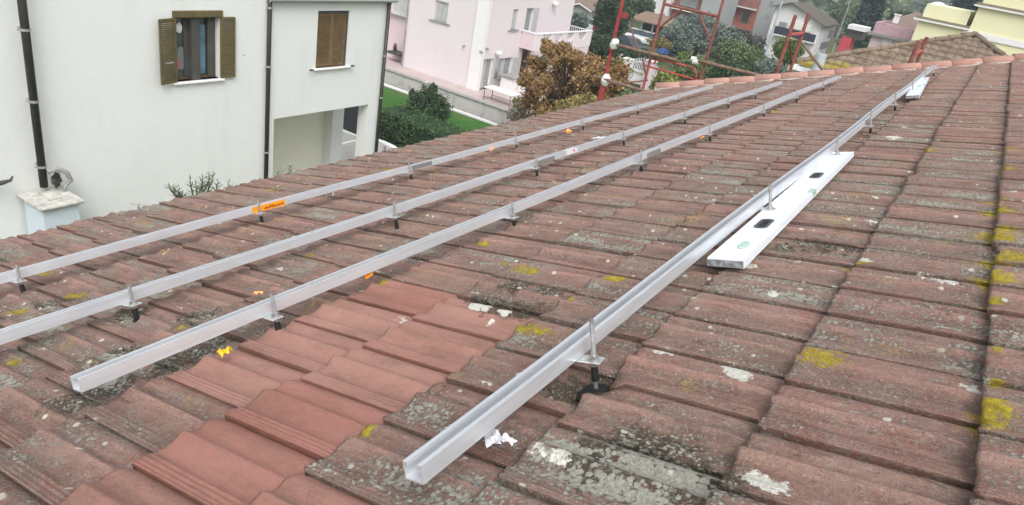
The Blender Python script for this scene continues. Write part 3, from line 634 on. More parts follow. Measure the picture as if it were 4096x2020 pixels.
# ================================================================== litter on the tiles
def scrap(name, label, cat, px, mat, size, w=.03, seed=1, group=None, aspect=1.0, stand=.5):
    c = QD(px[0], px[1], w); b = MB(); n = 6; g3 = random.Random(seed); vs = []
    for i in range(n):
        for j in range(n):
            x = (i/(n-1)-.5)*size*aspect*2; y = (j/(n-1)-.5)*size
            q = Vector((x*3/size*.3, y*3/size*.3, seed*2.3)); e = .16*size
            vs.append((x+e*mn.noise(q*2+Vector((5, 0, 0))), y+e*mn.noise(q*2), stand*size*(.5+mn.noise(q*1.9+Vector((0, 7, 0))))))
    b.add(vs, [(i*n+j, (i+1)*n+j, (i+1)*n+j+1, i*n+j+1) for i in range(n-1) for j in range(n-1)])
    rm = Matrix.Rotation(g3.uniform(0, 3), 4, 'Z'); b.v = [tuple(rm@Vector(v)) for v in b.v]
    o = b.build(name, mat, None, (0, 0, 0)); tag(o, label, cat, group)
    o.matrix_world = Matrix.LocRotScale(Vector(ROOF_O.tolist()), Matrix.Rotation(-SLOPE, 3, 'X'), None)@Matrix.Translation(c)
    return o
scrap('paper_scrap', 'bright yellow orange paper scrap on the clean new tiles at lower left', 'paper scrap', (562, 892), M['yellowpaper'], .024, .025, 1, stand=.8)
scrap('paper_scrap', 'orange paper strip hanging below the second rail from the right', 'paper scrap', (924, 698), M['orange'], .032, .03, 2, aspect=.5, stand=1.2)
scrap('paper_scrap', 'crumpled white paper scrap beside the near end of the rightmost rail', 'paper scrap', (1240, 1114), M['paper'], .030, .018, 3, stand=.6)
scrap('paper_scrap', 'small white and yellow folded paper right of the crumpled white paper', 'paper scrap', (1278, 1112), M['paper'], .018, .018, 9, stand=.7)
scrap('paper_scrap', 'white paper shred under the rail nearest the eave', 'paper scrap', (830, 492), M['paper'], .045, .03, 4, aspect=.5, stand=1.)
scrap('paper_scrap', 'orange paper shred sticking out under the rail nearest the eave', 'paper scrap', (843, 481), M['orange'], .045, .04, 5, aspect=.9, stand=.3)
scrap('paper_scrap', 'faded orange crumpled scrap between the two rails nearest the eave', 'paper scrap', (1228, 382), M['orangepale'], .05, .03, 6, stand=1.)
scrap('paper_scrap', 'tiny pale orange scrap far up between the two rails nearest the eave', 'paper scrap', (1430, 336), M['orangepale'], .04, .03, 7, stand=.9)
scrap('paper_scrap', 'small orange scrap just below the third rail from the right', 'paper scrap', (655, 646), M['orange'], .02, .03, 8, stand=.6)
scrap('paper_scrap', 'pale orange scrap above the near bolt of the second rail from the right', 'paper scrap', (648, 740), M['orangepale'], .018, .025, 10, stand=.5)
scrap('paper_scrap', 'orange shred beside the fourth bolt of the second rail from the right', 'paper scrap', (1752, 347), M['orangepale'], .05, .03, 11, stand=.8)
scrap('paper_scrap', 'white paper chip left of the long spirit level', 'paper scrap', (1505, 362-12), M['paper'], .05, .03, 12, stand=.5)
scrap('paper_scrap', 'tiny orange dot of paper under the second rail from the right near its third bolt', 'paper scrap', (1165, 588+2), M['orange'], .014, .03, 13, stand=.6)
# ================================================================== white house opposite
YF = 15.5
def FY(px, py, y=YF): return P(px, py, y=y)
def leaf_shutter(parent, hinge, width, z0, z1, sgn, ang, mat, y, nslat=30, T=.035, name='shutter'):
    """louvred leaf hung at x=hinge; sgn -1 opens to the left; ang = how far it swings towards us from flat in the opening"""
    b = MB(); L = MB(); fr = .055
    Mx = Matrix.Translation(Vector((hinge, y, 0)))@Matrix.Rotation(-ang*sgn if True else 0, 4, 'Z')
    def bx(mb, x0, x1, za, zb, ya=-T/2, yb=T/2, M2=None):
        a, e = sorted((x0*sgn, x1*sgn)); mb.box((a, ya, za), (e, yb, zb), Mx if M2 is None else M2)
    bx(b, 0, fr, z0, z1); bx(b, width-fr, width, z0, z1); bx(b, fr, width-fr, z1-fr, z1); bx(b, fr, width-fr, z0, z0+fr*1.4)
    o = b.build(name, mat, parent)
    h = (z1-z0-fr*2.4)/nslat
    for k in range(nslat):
        zc = z0+fr*1.4+h*(k+.5); a, e = sorted((fr*sgn, (width-fr)*sgn))
        M3 = Mx@Matrix.Translation(Vector((0, 0, zc)))@Matrix.Rotation(R(38), 4, 'X'); L.box((a, -.019, -.004), (e, .019, .004), M3)
    L.build('louvres', mat, o)
    return o
wh = empty('white_house', (12.4, YF, 0), 'tall white plastered house opposite with brown shutters and dark drainpipes', 'house')
ZT2 = FY(1300, 6).z; ZB = 0
o_l, o_r, o_t = 12.82, 16.46, FY(1284, 447).z
w1 = dict(x0=FY(700, 190).x, x1=FY(877, 190).x, z1=FY(785, 68).z, z0=FY(795, 320).z)
w2 = dict(x0=FY(1268, 160).x, x1=FY(1392, 160).x, z1=FY(1338, 43).z, z0=FY(1322, 268).z)
def wall_holes(mb, x0, x1, z0, z1, holes, y0, y1):
    """wall between y0 and y1 with rectangular holes cut right through"""
    xs = sorted({x0, x1, *[h[0] for h in holes], *[h[1] for h in holes]}); zs = sorted({z0, z1, *[h[2] for h in holes], *[h[3] for h in holes]})
    def solid(i, k):
        cx, cz = (xs[i]+xs[i+1])/2, (zs[k]+zs[k+1])/2
        return not any(h[0] < cx < h[1] and h[2] < cz < h[3] for h in holes)
    nx, nz = len(xs)-1, len(zs)-1
    for i in range(nx):
        for k in range(nz):
            if not solid(i, k): continue
            a, b_, c, d = xs[i], xs[i+1], zs[k], zs[k+1]
            mb.add([(a, y0, c), (b_, y0, c), (b_, y0, d), (a, y0, d), (a, y1, c), (b_, y1, c), (b_, y1, d), (a, y1, d)],
                   [(0, 1, 2, 3), (7, 6, 5, 4)]+([(0, 3, 7, 4)] if i == 0 or not solid(i-1, k) else [])+([(1, 5, 6, 2)] if i == nx-1 or not solid(i+1, k) else [])
                   + ([(0, 4, 5, 1)] if k == 0 or not solid(i, k-1) else [])+([(3, 2, 6, 7)] if k == nz-1 or not solid(i, k+1) else []))
XE = FY(1535, 300).x
b = MB(); wall_holes(b, -14, 12.46, ZB, 10.5, [(w1['x0'], w1['x1'], w1['z0'], w1['z1'])], YF, YF+.38); b.build('wall', M['white'], wh)
b = MB(); wall_holes(b, 12.463, XE, ZB, ZT2, [(w2['x0'], w2['x1'], w2['z0'], w2['z1']), (o_l, o_r, ZB-1, o_t)], YF+.003, YF+.41); b.build('wall', M['white'], wh)
# upper floor slab, carport back walls, cornice
b = MB(); b.box((12.9, YF+.41, o_t+.02), (XE, YF+7, o_t+.3)); b.box((XE-.35, YF+.41, o_t+.3), (XE-.003, YF+7, ZT2)); b.box((12.2, YF+.41, ZT2-.25), (XE-.4, YF+7, ZT2-.02)); b.build('floor_slab', M['cream'], wh)
bw = P(1263, 560, y=18.0).x
b = MB(); b.box((12.1, 18.0, ZB), (P(1336, 560, y=18.0).x-.003, 18.3, o_t+.02)); b.box((12.45, YF+.41, ZB), (12.8, 18.0, o_t+.02)); b.build('back_wall', M['cream'], wh)
pc0, pc1 = P(1290, 600, y=18.0).x, P(1336, 560, y=18.0).x
b = MB(); b.box((pc0, 17.6, ZB), (pc1+.0, 17.998, o_t+.02)); b.build('pier', M['white'], wh)
b = MB(); b.box((12.47, YF-.14, ZT2), (XE+.12, YF+7, ZT2+.10)); b.tube((12.47, YF-.16, ZT2+.08), (XE+.12, YF-.16, ZT2+.08), .06); b.build('gutter', M['greywall'], wh)
# windows
def sill(parent, x0, x1, z, y, mat=None, d=.09):
    b = MB(); b.bev((x0-.1, y-d, z-.05), (x1+.1, y+.2, z), .008); return b.build('sill', mat or M['whitepaint'], parent)
wn = bpy.data.objects.new('window', None); COL.objects.link(wn); wn.parent = wh; wn['_b'] = wh['_b']
x0, x1, z0, z1 = w1['x0'], w1['x1'], w1['z0'], w1['z1']
b = MB(); b.box((x0, YF+.16, z0), (x0+.07, YF+.23, z1)); b.box((x1-.07, YF+.16, z0), (x1, YF+.23, z1)); b.box((x0+.07, YF+.16, z1-.07), (x1-.07, YF+.23, z1)); b.box((x0+.07, YF+.16, z0), (x1-.07, YF+.23, z0+.06)); b.build('window_frame', M['olive'], wn)
# casements swung inwards and the dark mullion post
xm = FY(785, 200).x
b = MB(); b.box((xm-.10, YF+.02, z0), (xm+.11, YF+.14, z1)); b.build('mullion', M['darkframe'], wn)
b = MB(); b.box((x1-.24, YF+.10, z0+.02), (x1-.07, YF+.15, z1-.05)); b.box((xm-.22, YF+.15, z0+.05), (xm-.10, YF+.19, z1-.05)); b.build('casement', M['darkframe'], wn)
b = MB(); b.box((x0+.07, YF+.19, z0+.06), (x1-.07, YF+.2, z1-.07)); b.build('pane', M['glass'], wn)
b = MB(); b.box((xm+.12, YF+.180, z0+.1), (xm+.36, YF+.187, z1-.22)); b.build('curtain', M['curtain'], wn)  # blue reflection in the window, put in as a coloured panel
b = MB(); b.lump((x0+.13, YF+.17, z0+.36), (.09, .02, .17), 3); b.build('cloth', M['pinkcloth'], wn)  # pink reflection modelled as a coloured lump on the pane
b = MB(); b.lump((x0+.22, YF+.17, z1-.28), (.09, .03, .12), 5); b.build('lamp_shade', M['whitepaint'], wn)
b = MB(); b.lump((x0+.25, YF+.18, z0+.5), (.14, .01, .28), 7); b.build('cushion', simple('grey_cushion', (.16, .19, .19)), wn)
b = MB(); b.bev((x0-.05, YF-.07, z1), (x1+.07, YF+.05, z1+.15), .01); b.build('lintel_board', M['olive'], wn)
sill(wn, x0, x1, z0, YF)
sw = (x1-x0)/2*.98
leaf_shutter(wn, x0+.0, .50, z0+.02, z1+.0, -1, R(15), M['olive'], YF-.05, name='shutter')
leaf_shutter(wn, x1-.0, .40, z0+.02, z1+.0, 1, R(3), M['olive'], YF-.05, name='shutter')
b = MB(); b.path([(x0-.42, YF-.30, z0+.55), (x0-.30, YF-.28, z0+.53), (x0-.2, YF-.24, z0+.54)], .014, 6); b.path([(x1+.45, YF-.3, z0+.6), (x1+.52, YF-.3, z0+.62)], .014, 6); b.build('shutter_catch', M['ringmetal'], wn)
wn = bpy.data.objects.new('window', None); COL.objects.link(wn); wn.parent = wh; wn['_b'] = wh['_b']
x0, x1, z0, z1 = w2['x0'], w2['x1'], w2['z0'], w2['z1']
b = MB(); f = .06
b.box((x0, YF+.05, z0), (x0+f, YF+.12, z1)); b.box((x1-f, YF+.05, z0), (x1, YF+.12, z1)); b.box((x0+f, YF+.05, z1-.09), (x1-f, YF+.12, z1)); b.build('window_frame', M['darkframe'], wn)
mid = (x0+x1)/2
leaf_shutter(wn, x0+f, mid-x0-f-.004, z0+.01, z1-.09, 1, 0, M['brownwood'], YF+.085)
leaf_shutter(wn, x1-f, x1-mid-f-.004, z0+.01, z1-.09, -1, 0, M['brownwood'], YF+.085)
b = MB(); b.box((x0, YF+.14, z0), (x1, YF+.15, z1)); b.build('backing', M['brownwood'], wn)
sill(wn, x0, x1, z0, YF)
for px, py in ((1246, 281), (1410, 264)):
    q = FY(px, py, YF-.1); b = MB(); b.path([(q.x+.02, YF+.0, q.z-.03), (q.x, YF-.12, q.z), (q.x-.05, YF-.13, q.z+.04)], .014, 6); b.box((q.x-.07, YF-.15, q.z-.01), (q.x+.05, YF-.11, q.z+.025)); b.build('shutter_hook', M['darkframe'], wn)
# drainpipes
def downpipe(x, y, z0, z1, r, clips, lab=None):
    b = MB(); b.tube((x, y, z0), (x, y, z1), r, n=16); b.tube((x, y, z1-.05), (x, y, z1+.0), r*1.12, n=16); o = b.build('downpipe', M['copper'], wh, smooth=True)
    for zc in clips:
        b = MB(); b.tube((x, y, zc-.022), (x, y, zc+.022), r*1.22, n=16); b.box((x-.02, y, zc-.015), (x+.02, YF+.0, zc+.015)); b.box((x-r*1.9, y-.01, zc-.008), (x-r*1.0, y+.01, zc+.012)); b.build('pipe_clip', M['ringmetal'], o)
    return o
p1 = P(131, 370, y=YF-.25)
downpipe(p1.x, YF-.25, P(160, 750, y=YF-.25).z, 10.4, .078, [P(0, y_, y=YF-.25).z+(0) for y_ in ()]+[P(112, 118, y=YF-.25).z, P(140, 404, y=YF-.25).z, P(152, 668, y=YF-.25).z])
downpipe(12.52, YF-.09, 0, 10.4, .058, [FY(1060, 263).z, FY(1047, 607).z, FY(1063, 28).z])
downpipe(FY(1522, 315).x, YF-.09, 0, ZT2, .055, [FY(1515, 387).z, FY(1530, 220).z])
# pillar box under the wide pipe with slab and plastic wrapped elbow
bx = empty('pillar', (6.9, 14.9, 0), 'pale blue plastered pillar with a stone slab on top below the widest drainpipe', 'pillar')
tl = P(140, 800, y=14.62); tr = P(318, 795, y=14.62); zt = P(225, 815, y=14.6).z
b = MB(); b.box((tl.x+.12, 14.62, 0), (tr.x-.03, 15.4, zt-.07)); b.build('shaft', M['bluebox'], bx)
b = MB(); b.bev((tl.x+.02, 14.50, zt-.07), (tr.x+.05, 15.46, zt+.0), .02); b.bev((tl.x+.35, 14.8, zt), (tr.x-.25, 15.35, zt+.035), .01); b.build('slab', M['stone'], bx)
el = empty('elbow_pipe', (p1.x+.2, 15.1, zt), 'plastic wrapped pipe elbow standing on the stone slab', 'pipe elbow')
b = MB(); q0 = Vector((p1.x+.06, 15.15, zt+.48)); b.path([q0, q0+Vector((.18, -.02, .05)), q0+Vector((.36, -.03, -.08)), q0+Vector((.42, -.03, -.26)), q0+Vector((.3, -.03, -.36)), q0+Vector((.26, -.03, -.53))], .07, 10, [.05, .06, .055, .05, .04, .035]); b.build('wrapping', M['coping'], el, smooth=True)
b = MB(); b.lump(q0+Vector((.16, .02, -.22)), (.10, .07, .15), 4, (12, 9), .6); b.build('strap', M['copper'], el)
# wall bracket at the far left
q = P(5, 728, y=YF-.2); b = MB(); b.path([(q.x-.5, YF-.22, q.z-.04), (q.x, YF-.24, q.z), (q.x+.16, YF-.24, q.z+.02), (q.x+.2, YF-.24, q.z+.1)], .03, 8, [.05, .05, .03, .018]); b.path([(q.x-.5, YF-.22, q.z), (q.x-.5, YF+.01, q.z)], .03)
b.build('bracket', M['darkframe'], wh)
# ================================================================== yard, hedge, lawn, garden wall
def sheet(name, mat, pts, z, kind='structure', th=0.0):
    b = MB(); b.add([(p[0], p[1], z) for p in pts], [tuple(range(len(pts)))]); o = b.build(name, mat, None, (0, 0, 0)); tag(o, kind=kind); return o
sheet('path', M['paving'], [(12, 15), (29.0, 15), (29.0, 40), (12, 40)], .008)
sheet('lawn', M['lawn'], [(24.2, 12), (29.9, 12), (29.9, 40), (24.2, 40)], .016)
b = MB(); b.box((30.05, 5, 0), (30.2, 42, .10)); tag(b.build('kerb', M['whitepaint'], None, (30, 20, 0)), kind='structure')
gw = empty('garden_wall', (30.6, 22, 0), 'low mottled grey and white garden wall with coping beside the lawn', 'garden wall')
gwt = P(1800, 363, x=30.5).z; gy0, gy1 = P(2060, 455, x=30.5).y, 34
b = MB(); b.box((30.5, gy0, 0), (30.72, gy1, gwt-.06)); b.build('wall', M['wallgrey'], gw)
b = MB(); y = gy0
while y < gy1:
    y2 = min(gy1, y+.5); b.bev((30.44, y+.006, gwt-.06), (30.78, y2-.006, gwt+random.uniform(-.006, .006)), .008); y = y2
b.build('coping', M['coping'], gw)
for yy in (gy0-.15, 24.5, 29): b = MB(); b.bev((30.40, yy, 0), (30.82, yy+.3, gwt+.04), .02); b.build('pier', M['wallgrey'], gw)
# terrace of the pink house
b = MB(); b.box((30.9, 16.5, 0), (47, 36, .30)); tag(b.build('terrace', M['terrace'], None, (34, 22, 0)), kind='structure')
# dark fence panel beyond the carport
fp = empty('fence_panel', (24.0, 24, 0), 'dark green-grey screen panel seen through the carport opening', 'fence panel')
q = P(1380, 525, x=22.3)
b = MB(); b.box((22.3, q.y-1.6, q.z+.0), (22.36, q.y+3.4, q.z+2.4)); b.build('panel', M['darkgreenfence'], fp)
b = MB(); b.box((22.27, q.y-1.6, 0), (22.33+.09, q.y-1.54, q.z+2.4)); b.box((22.27, q.y+3.4, 0), (22.42, q.y+3.46, q.z+2.4)); b.build('post', M['darkframe'], fp)
b = MB(); b.box((22.2, q.y-1.6, 0), (22.45, q.y+3.4, q.z)); b.build('plinth', M['whitepaint'], fp)
for (a_, e_) in (((1330, 508), (1432, 545)), ((1320, 590), (1428, 563))):
    p_, q_ = P(*a_, z=.0), P(*e_, z=.0); d_ = (q_-p_).normalized(); n_ = Vector((-d_.y, d_.x, 0))*.07
    b = MB(); b.add([p_-d_-n_, q_+d_-n_, q_+d_+n_, p_-d_+n_]+[v+Vector((0, 0, .05)) for v in (p_-d_-n_, q_+d_-n_, q_+d_+n_, p_-d_+n_)], [(4, 5, 6, 7), (0, 1, 5, 4), (1, 2, 6, 5), (2, 3, 7, 6), (3, 0, 4, 7)])
    tag(b.build('kerb', M['whitepaint'], None, p_), kind='structure')
# hedge: clipped, dense
hx = 21.6; ht = P(1700, 478, x=hx).z
cs = []; rs = []
y = 10.5
HY = P(1490, 500, x=21.6).y
while y < HY-.5:
    for xx in (hx-.1, hx+.9):
        for zz in (.5, 1.1, ht-.45): cs.append((xx+random.uniform(-.06, .06), y, zz+random.uniform(-.04, .04))); rs.append((.62, .6, .50))
    y += .62
hd = foliage('hedge', M['lf_hedge'], cs, rs, 520, .045, None, (hx, 16, 0), 5); hd.location = (hx, 16, 0); tag(hd, 'long clipped dark green hedge behind the white house corner', 'hedge')
b = MB(); b.box((hx-.35, 10.2, 0), (hx+1.2, HY-.3, ht-.25)); b.build('core', M['lf_dark'], hd, (hx, 16, 0))
shr = tree('shrub', 'rounded dark green shrub between the hedge and the lawn', 'shrub', None, 1705, 338, 560, 92, 23.6, M['lf_dark'], .055, 900, 30, 8)
shr2 = shrub('shrub', 'darker bushy shrub low at the left end of the hedge', 'shrub', None, 1585, 455, 600, 60, 20.6, M['lf_dark'], .055, 800, 12, 9)
# curved gate pillar with house number
gp = empty('gate_wall', P(1550, 592, x=19.6), 'low curved white gate wall with the house number 3', 'gate wall'); gb = Vector(gp['_b'])
b = MB(); prof = [(-1.15, -gb.z), (1.15, -gb.z), (1.15, -.22), (.9, -.12), (.55, .02), (.1, .10), (-.4, .12), (-1.15, .10)]
b.prism([(gb.y-p[0], gb.z+p[1]) for p in prof], 0, gb.x, gb.x+.25); b.build('wall', M['whitepaint'], gp)
b = MB(); b.box((gb.x-.02, gb.y+.02, gb.z-.19), (gb.x-.002, gb.y+.24, gb.z+.08)); pl = b.build('number_plate', M['paper'], gp)
b = MB(); cy = gb.y+.13; cz = gb.z-.055
for s_ in (-1, 1): b.path([(gb.x-.026, cy+.05*math.cos(t), cz+.045*s_+.045*math.sin(t)) for t in [R(a) for a in range(-110 if s_ < 0 else -80, 100, 20)]][::1], .013, 5)
b.v = [(v[0], 2*cy-v[1], v[2]) for v in b.v]; b.build('number', M['ink'], pl)
# ================================================================== pink house
PX, PY = 34.0, 23.8
ph = empty('pink_house', (PX, PY, .3), 'pale pink two storey house with white corner pillar and a balcony', 'house')
zi = .3; zt_ = 10.6; XR = 43.8
d0 = P(*z3(1090, 605), y=PY); d1 = P(*z3(1200, 930), y=PY)
gwin = (P(*z3(1258, 680), y=PY).x, P(*z3(1390, 680), y=PY).x, P(*z3(1310, 780), y=PY).z, P(*z3(1310, 592), y=PY).z)
uwin = (P(*z3(1392, 200), y=PY).x, P(*z3(1446, 200), y=PY).x, P(*z3(1410, 300), y=PY).z, P(*z3(1420, 95), y=PY).z)
udoor = (P(*z3(1528, 200), y=PY).x, P(*z3(1602, 200), y=PY).x, P(*z3(1560, 318), y=PY).z, P(*z3(1570, 82), y=PY).z)
ddoor = (PX+.25, PX+1.42, zi, d0.z)
XG = 38.45; zb = P(*z3(1450, 482), y=PY).z
b = MB(); wall_holes(b, PX, XG, 0, zb, [gwin, ddoor], PY, PY+.3); wall_holes(b, PX, XR, zb, zt_, [uwin, udoor], PY, PY+.3)
b.box((XG-.3, PY+.3, 0), (XG, 34, zb)); b.box((XR-.3, PY+.3, zb), (XR, 34, zt_)); b.box((XG, PY+.3, zb), (XR-.3, 34, zb+.25)); b.build('wall', M['pink'], ph)
YS = P(*z3(320, 200), x=PX).y
sw_ = (P(*z3(738, 130), x=PX).y, P(*z3(602, 130), x=PX).y, P(*z3(660, 220), x=PX).z, P(*z3(670, 12), x=PX).z)
b = MB(); wall_holes(b, PY+.003, YS, 0, zt_, [sw_], 0, .3); b.v = [(PX-.003+v[1], v[0], v[2]) for v in b.v]; b.build('wall', M['pink'], ph)
# set-back bay behind the drainpipe
b = MB(); b.box((PX+.9, YS, 0), (PX+1.2, YS+7, zt_)); b.box((PX-.003, YS, 0), (PX+.9, YS+.003, zt_)); b.build('bay', M['pink2'], ph)
# white pillar at the corner
b = MB(); b.bev((PX-.10, PY-.10, .0), (PX+.28, PY+.62, zt_), .01); b.build('corner_pillar', M['whitepaint'], ph)
# drainpipe, shelf, side window
b = MB(); b.tube((PX-.08, YS-.08, .0), (PX-.08, YS-.08, zt_), .05); b.build('downpipe', M['coping'], ph)
q = P(*z3(235, 530), x=PX+.5); b = MB(); b.box((PX+.05, q.y-.5, q.z-.12), (PX+.9, q.y+.55, q.z+.0)); b.lump((PX+.4, q.y+.2, q.z+.25), (.12, .12, .26), 2); b.build('shelf', M['darkframe'], ph)
q = P(*z3(250, 150), x=PX+.8); b = MB(); b.bev((PX+.60, q.y-.9, q.z-.04), (PX+.9, q.y+.75, q.z+.06), .01); b.box((PX+.86, q.y-.75, q.z+.06), (PX+.898, q.y+.6, q.z+2.2)); b.build('window', M['greyshutter'], ph)
def pwin(rect, axis, plane, style='shut', parent=ph, depth_=.12):
    """closed light grey shutters or door, in a hole of a wall; axis 'y': wall faces -Y, 'x': wall faces -X"""
    a0, a1, zz0, zz1 = rect; f = .05; mid = (a0+a1)/2
    def T(mb):
        if axis == 'x': mb.v = [(plane+(v[1]), v[0], v[2]) for v in mb.v]
        else: mb.v = [(v[0], plane+v[1], v[2]) for v in mb.v]
        return mb
    wo_ = bpy.data.objects.new('door' if zz0 < .5 or style == 'open' else 'window', None); COL.objects.link(wo_); wo_.parent = parent; wo_['_b'] = parent['_b']
    b = MB(); b.box((a0, depth_, zz0), (a0+f, depth_+.06, zz1)); b.box((a1-f, depth_, zz0), (a1, depth_+.06, zz1)); b.box((a0+f, depth_, zz1-f), (a1-f, depth_+.06, zz1)); T(b).build('frame', M['whitemetal'], wo_)
    b = MB(); b.box((a0+f, depth_+.03, zz0), (a1-f, depth_+.04, zz1-f)); T(b).build('pane', M['greyglass'], wo_)
    for lo, hi in ((a0+f, mid-.02), (mid+.02, a1-f)):
        if style == 'half' and lo > mid: continue
        if style == 'shut' or style == 'half':
            b = MB(); n = max(10, int((zz1-zz0)/.05)); h = (zz1-f-zz0)/n
            for k in range(n): b.box((lo+.04, depth_-.02+(.008 if k % 2 else 0), zz0+k*h+.004), (hi-.04, depth_+.005, zz0+k*h+h))
            b.box((lo, depth_-.03, zz0), (lo+.04, depth_+.01, zz1-f)); b.box((hi-.04, depth_-.03, zz0), (hi, depth_+.01, zz1-f)); T(b).build('shutter', M['greyshutter'], wo_)
    if zz0 > .6:
        b = MB(); b.bev((a0-.28, -.10, zz0-.06), (a1+.28, depth_, zz0), .01); T(b).build('sill', M['coping'], wo_)
    return wo_
pwin(sw_, 'x', PX); pwin(uwin, 'y', PY); pwin(gwin, 'y', PY, 'half'); pwin(ddoor, 'y', PY, 'half'); pwin(udoor, 'y', PY, 'open')
# shutters folded back against the wall beside the lower window and door
def flat_shutter(x0, x1, z0, z1):
    b = MB(); n = int((z1-z0)/.05); h = (z1-z0)/n
    for k in range(n): b.box((x0+.04, PY-.05+(.008 if k % 2 else 0), z0+k*h+.003), (x1-.04, PY-.015, z0+k*h+h))
    b.box((x0, PY-.06, z0), (x0+.04, PY-.01, z1)); b.box((x1-.04, PY-.06, z0), (x1, PY-.01, z1)); b.build('shutter', M['greyshutter'], ph)
flat_shutter(gwin[1]+.03, gwin[1]+.72, gwin[2], gwin[3]); flat_shutter(ddoor[1]+.02, ddoor[1]+.62, zi+.05, ddoor[3]); flat_shutter(udoor[1]+.02, udoor[1]+.5, udoor[2], udoor[3]); flat_shutter(gwin[0]-.5, gwin[0]-.03, gwin[2], gwin[3])
# lamps and vents on the walls
for c_ in (z3(903, 467),): q = P(*c_, x=PX-.05); b = MB(); b.tube((PX, q.y, q.z), (PX-.09, q.y, q.z), .05); b.lump((PX-.12, q.y, q.z-.02), .06, 1); b.build('wall_lamp', M['coping'], ph)
for c_ in (z3(1080, 527), z3(1140, 495)): q = P(*c_, y=PY-.12); b = MB(); b.tube((q.x, PY, q.z), (q.x, PY-.18, q.z), .05); b.lump((q.x, PY-.2, q.z-.02), .06, 1); b.build('wall_lamp', M['coping'], ph)
for c_ in (z3(1255, 540), z3(1830, 40)): q = P(*c_, y=PY-.15); b = MB(); b.lump((q.x, PY-.2, q.z), (.22, .18, .15), 1, amt if False else (10, 7), .1); b.build('wall_lamp', M['whitemetal'], ph)
# balcony with half round openings and a white rail
BY = 22.68; bx0, bx1 = 37.9, 45.03; btop = P(*z3(1650, 355), y=BY).z; bbot = P(*z3(1605, 525), y=BY).z
bal = bpy.data.objects.new('balcony', None); COL.objects.link(bal); bal.parent = ph; bal['_b'] = ph['_b']
out = [(bx0, bbot), (bx1, bbot), (bx1, btop)]; hcs = [43.7, 42.05, 40.5, 39.15]; hr = .50
for c_ in hcs: out += [(c_+hr*math.cos(R(a)), btop+hr*1.05*math.sin(R(a))) for a in range(0, -181, -15)]
out += [(bx0, btop)]
b = MB(); b.prism(out, 1, BY, BY+.14); b.build('parapet', M['pink'], bal)
b = MB(); b.box((bx0, BY+.143, bbot), (bx0+.14, PY-.003, btop)); b.box((bx0+.143, BY+.143, bbot+.05), (bx1, PY-.003, bbot+.22)); b.box((bx1-.14, BY+.143, bbot+.25), (bx1, 26.5, btop-.65)); b.box((XR+.003, PY+.0, bbot+.05), (bx1-.143, 30, bbot+.22)); b.build('slab', M['pink2'], bal)
b = MB(); b.bev((bx0-.03, BY-.03, btop), (bx1+.03, BY+.17, btop+.07), .01); b.bev((bx0-.03, BY+.175, btop), (bx0+.17, PY-.01, btop+.07), .01); b.box((bx1-.09, BY+.2, btop+.0), (bx1-.03, 26.5, btop+.06))
b.build('handrail', M['whitemetal'], bal)
for c_ in hcs:
    for k in range(-5, 6):
        x_ = c_+k*.09; zz = btop-1.05*math.sqrt(max(0, hr**2-(k*.09)**2)); b = MB(); b.tube((x_, BY+.07, zz), (x_, BY+.07, btop), .013, n=6); b.build('baluster', M['greyshutter'], bal)
for k in range(24): b = MB(); b.tube((bx1-.06, BY+.35+k*.155, btop-.65), (bx1-.06, BY+.35+k*.155, btop), .018, n=6); b.build('baluster', M['whitemetal'], bal)
# porch arches below the balcony
for ya in (BY+.02, 27.0):
    b = MB(); cols = [38.0, 38.3, 40.3, 40.75, 42.7, 43.15, 44.7, 45.0]
    for i in range(0, 8, 2): b.box((cols[i], ya, 0), (cols[i+1], ya+.25, bbot-.001))
    for i in (1, 3, 5):
        a0, a1 = cols[i]+.001, cols[i+1]-.001; c_ = (a0+a1)/2; r_ = (a1-a0)/2; zs = bbot-.25-r_*.8
        pts = [(a0, bbot-.002), (a1, bbot-.002)]+[(c_+r_*math.cos(R(t)), zs+r_*.8*math.sin(R(t))) for t in range(0, 181, 12)]
        b.prism(pts, 1, ya, ya+.25)
    b.build('arcade', M['pink2'], ph)
b = MB(); b.box((XG+.003, 24.2, 0), (39.7, 24.3, 2.4)); b.build('porch_door', M['darkframe'], ph)
# roof of the pink house
b = MB(); b.prism([(PY-.7, zt_), (36, zt_), (30, zt_+1.9)], 0, PX-.7, XR+.7); b.build('roof', M['roofpinkish'], ph)
# counter and table on the terrace
ct = empty('stone_counter', P(*z3(1405, 930), z=zi), 'white stone barbecue counter on the pink house terrace', 'counter'); cb = Vector(ct['_b'])
b = MB(); b.box((cb.x-.7, cb.y-.25, zi), (cb.x+.9, cb.y+.55, zi+.85)); b.build('base', M['whitepaint'], ct)
b = MB(); b.bev((cb.x-.8, cb.y-.35, zi+.853), (cb.x+1.0, cb.y+.6, zi+.95), .015); b.build('worktop', M['coping'], ct)
b = MB(); b.box((cb.x-.2, cb.y-.262, zi+.25), (cb.x-.0, cb.y-.252, zi+.32)); b.build('label_strip', M['yellowpaper'], ct)
tb_ = empty('garden_table', P(*z3(1270, 1050), z=zi), 'white topped garden table on red legs standing on the terrace', 'table'); tb0 = Vector(tb_['_b'])
b = MB(); b.bev((tb0.x-.45, tb0.y-.95, zi+.70), (tb0.x+.45, tb0.y+.95, zi+.74), .01); b.build('tabletop', M['whitepaint'], tb_)
for sx in (-.4, .4):
    for sy in (-.88, .88): b = MB(); b.tube((tb0.x+sx, tb0.y+sy, zi), (tb0.x+sx, tb0.y+sy, zi+.698), .022); b.build('leg', M['rusty'], tb_)
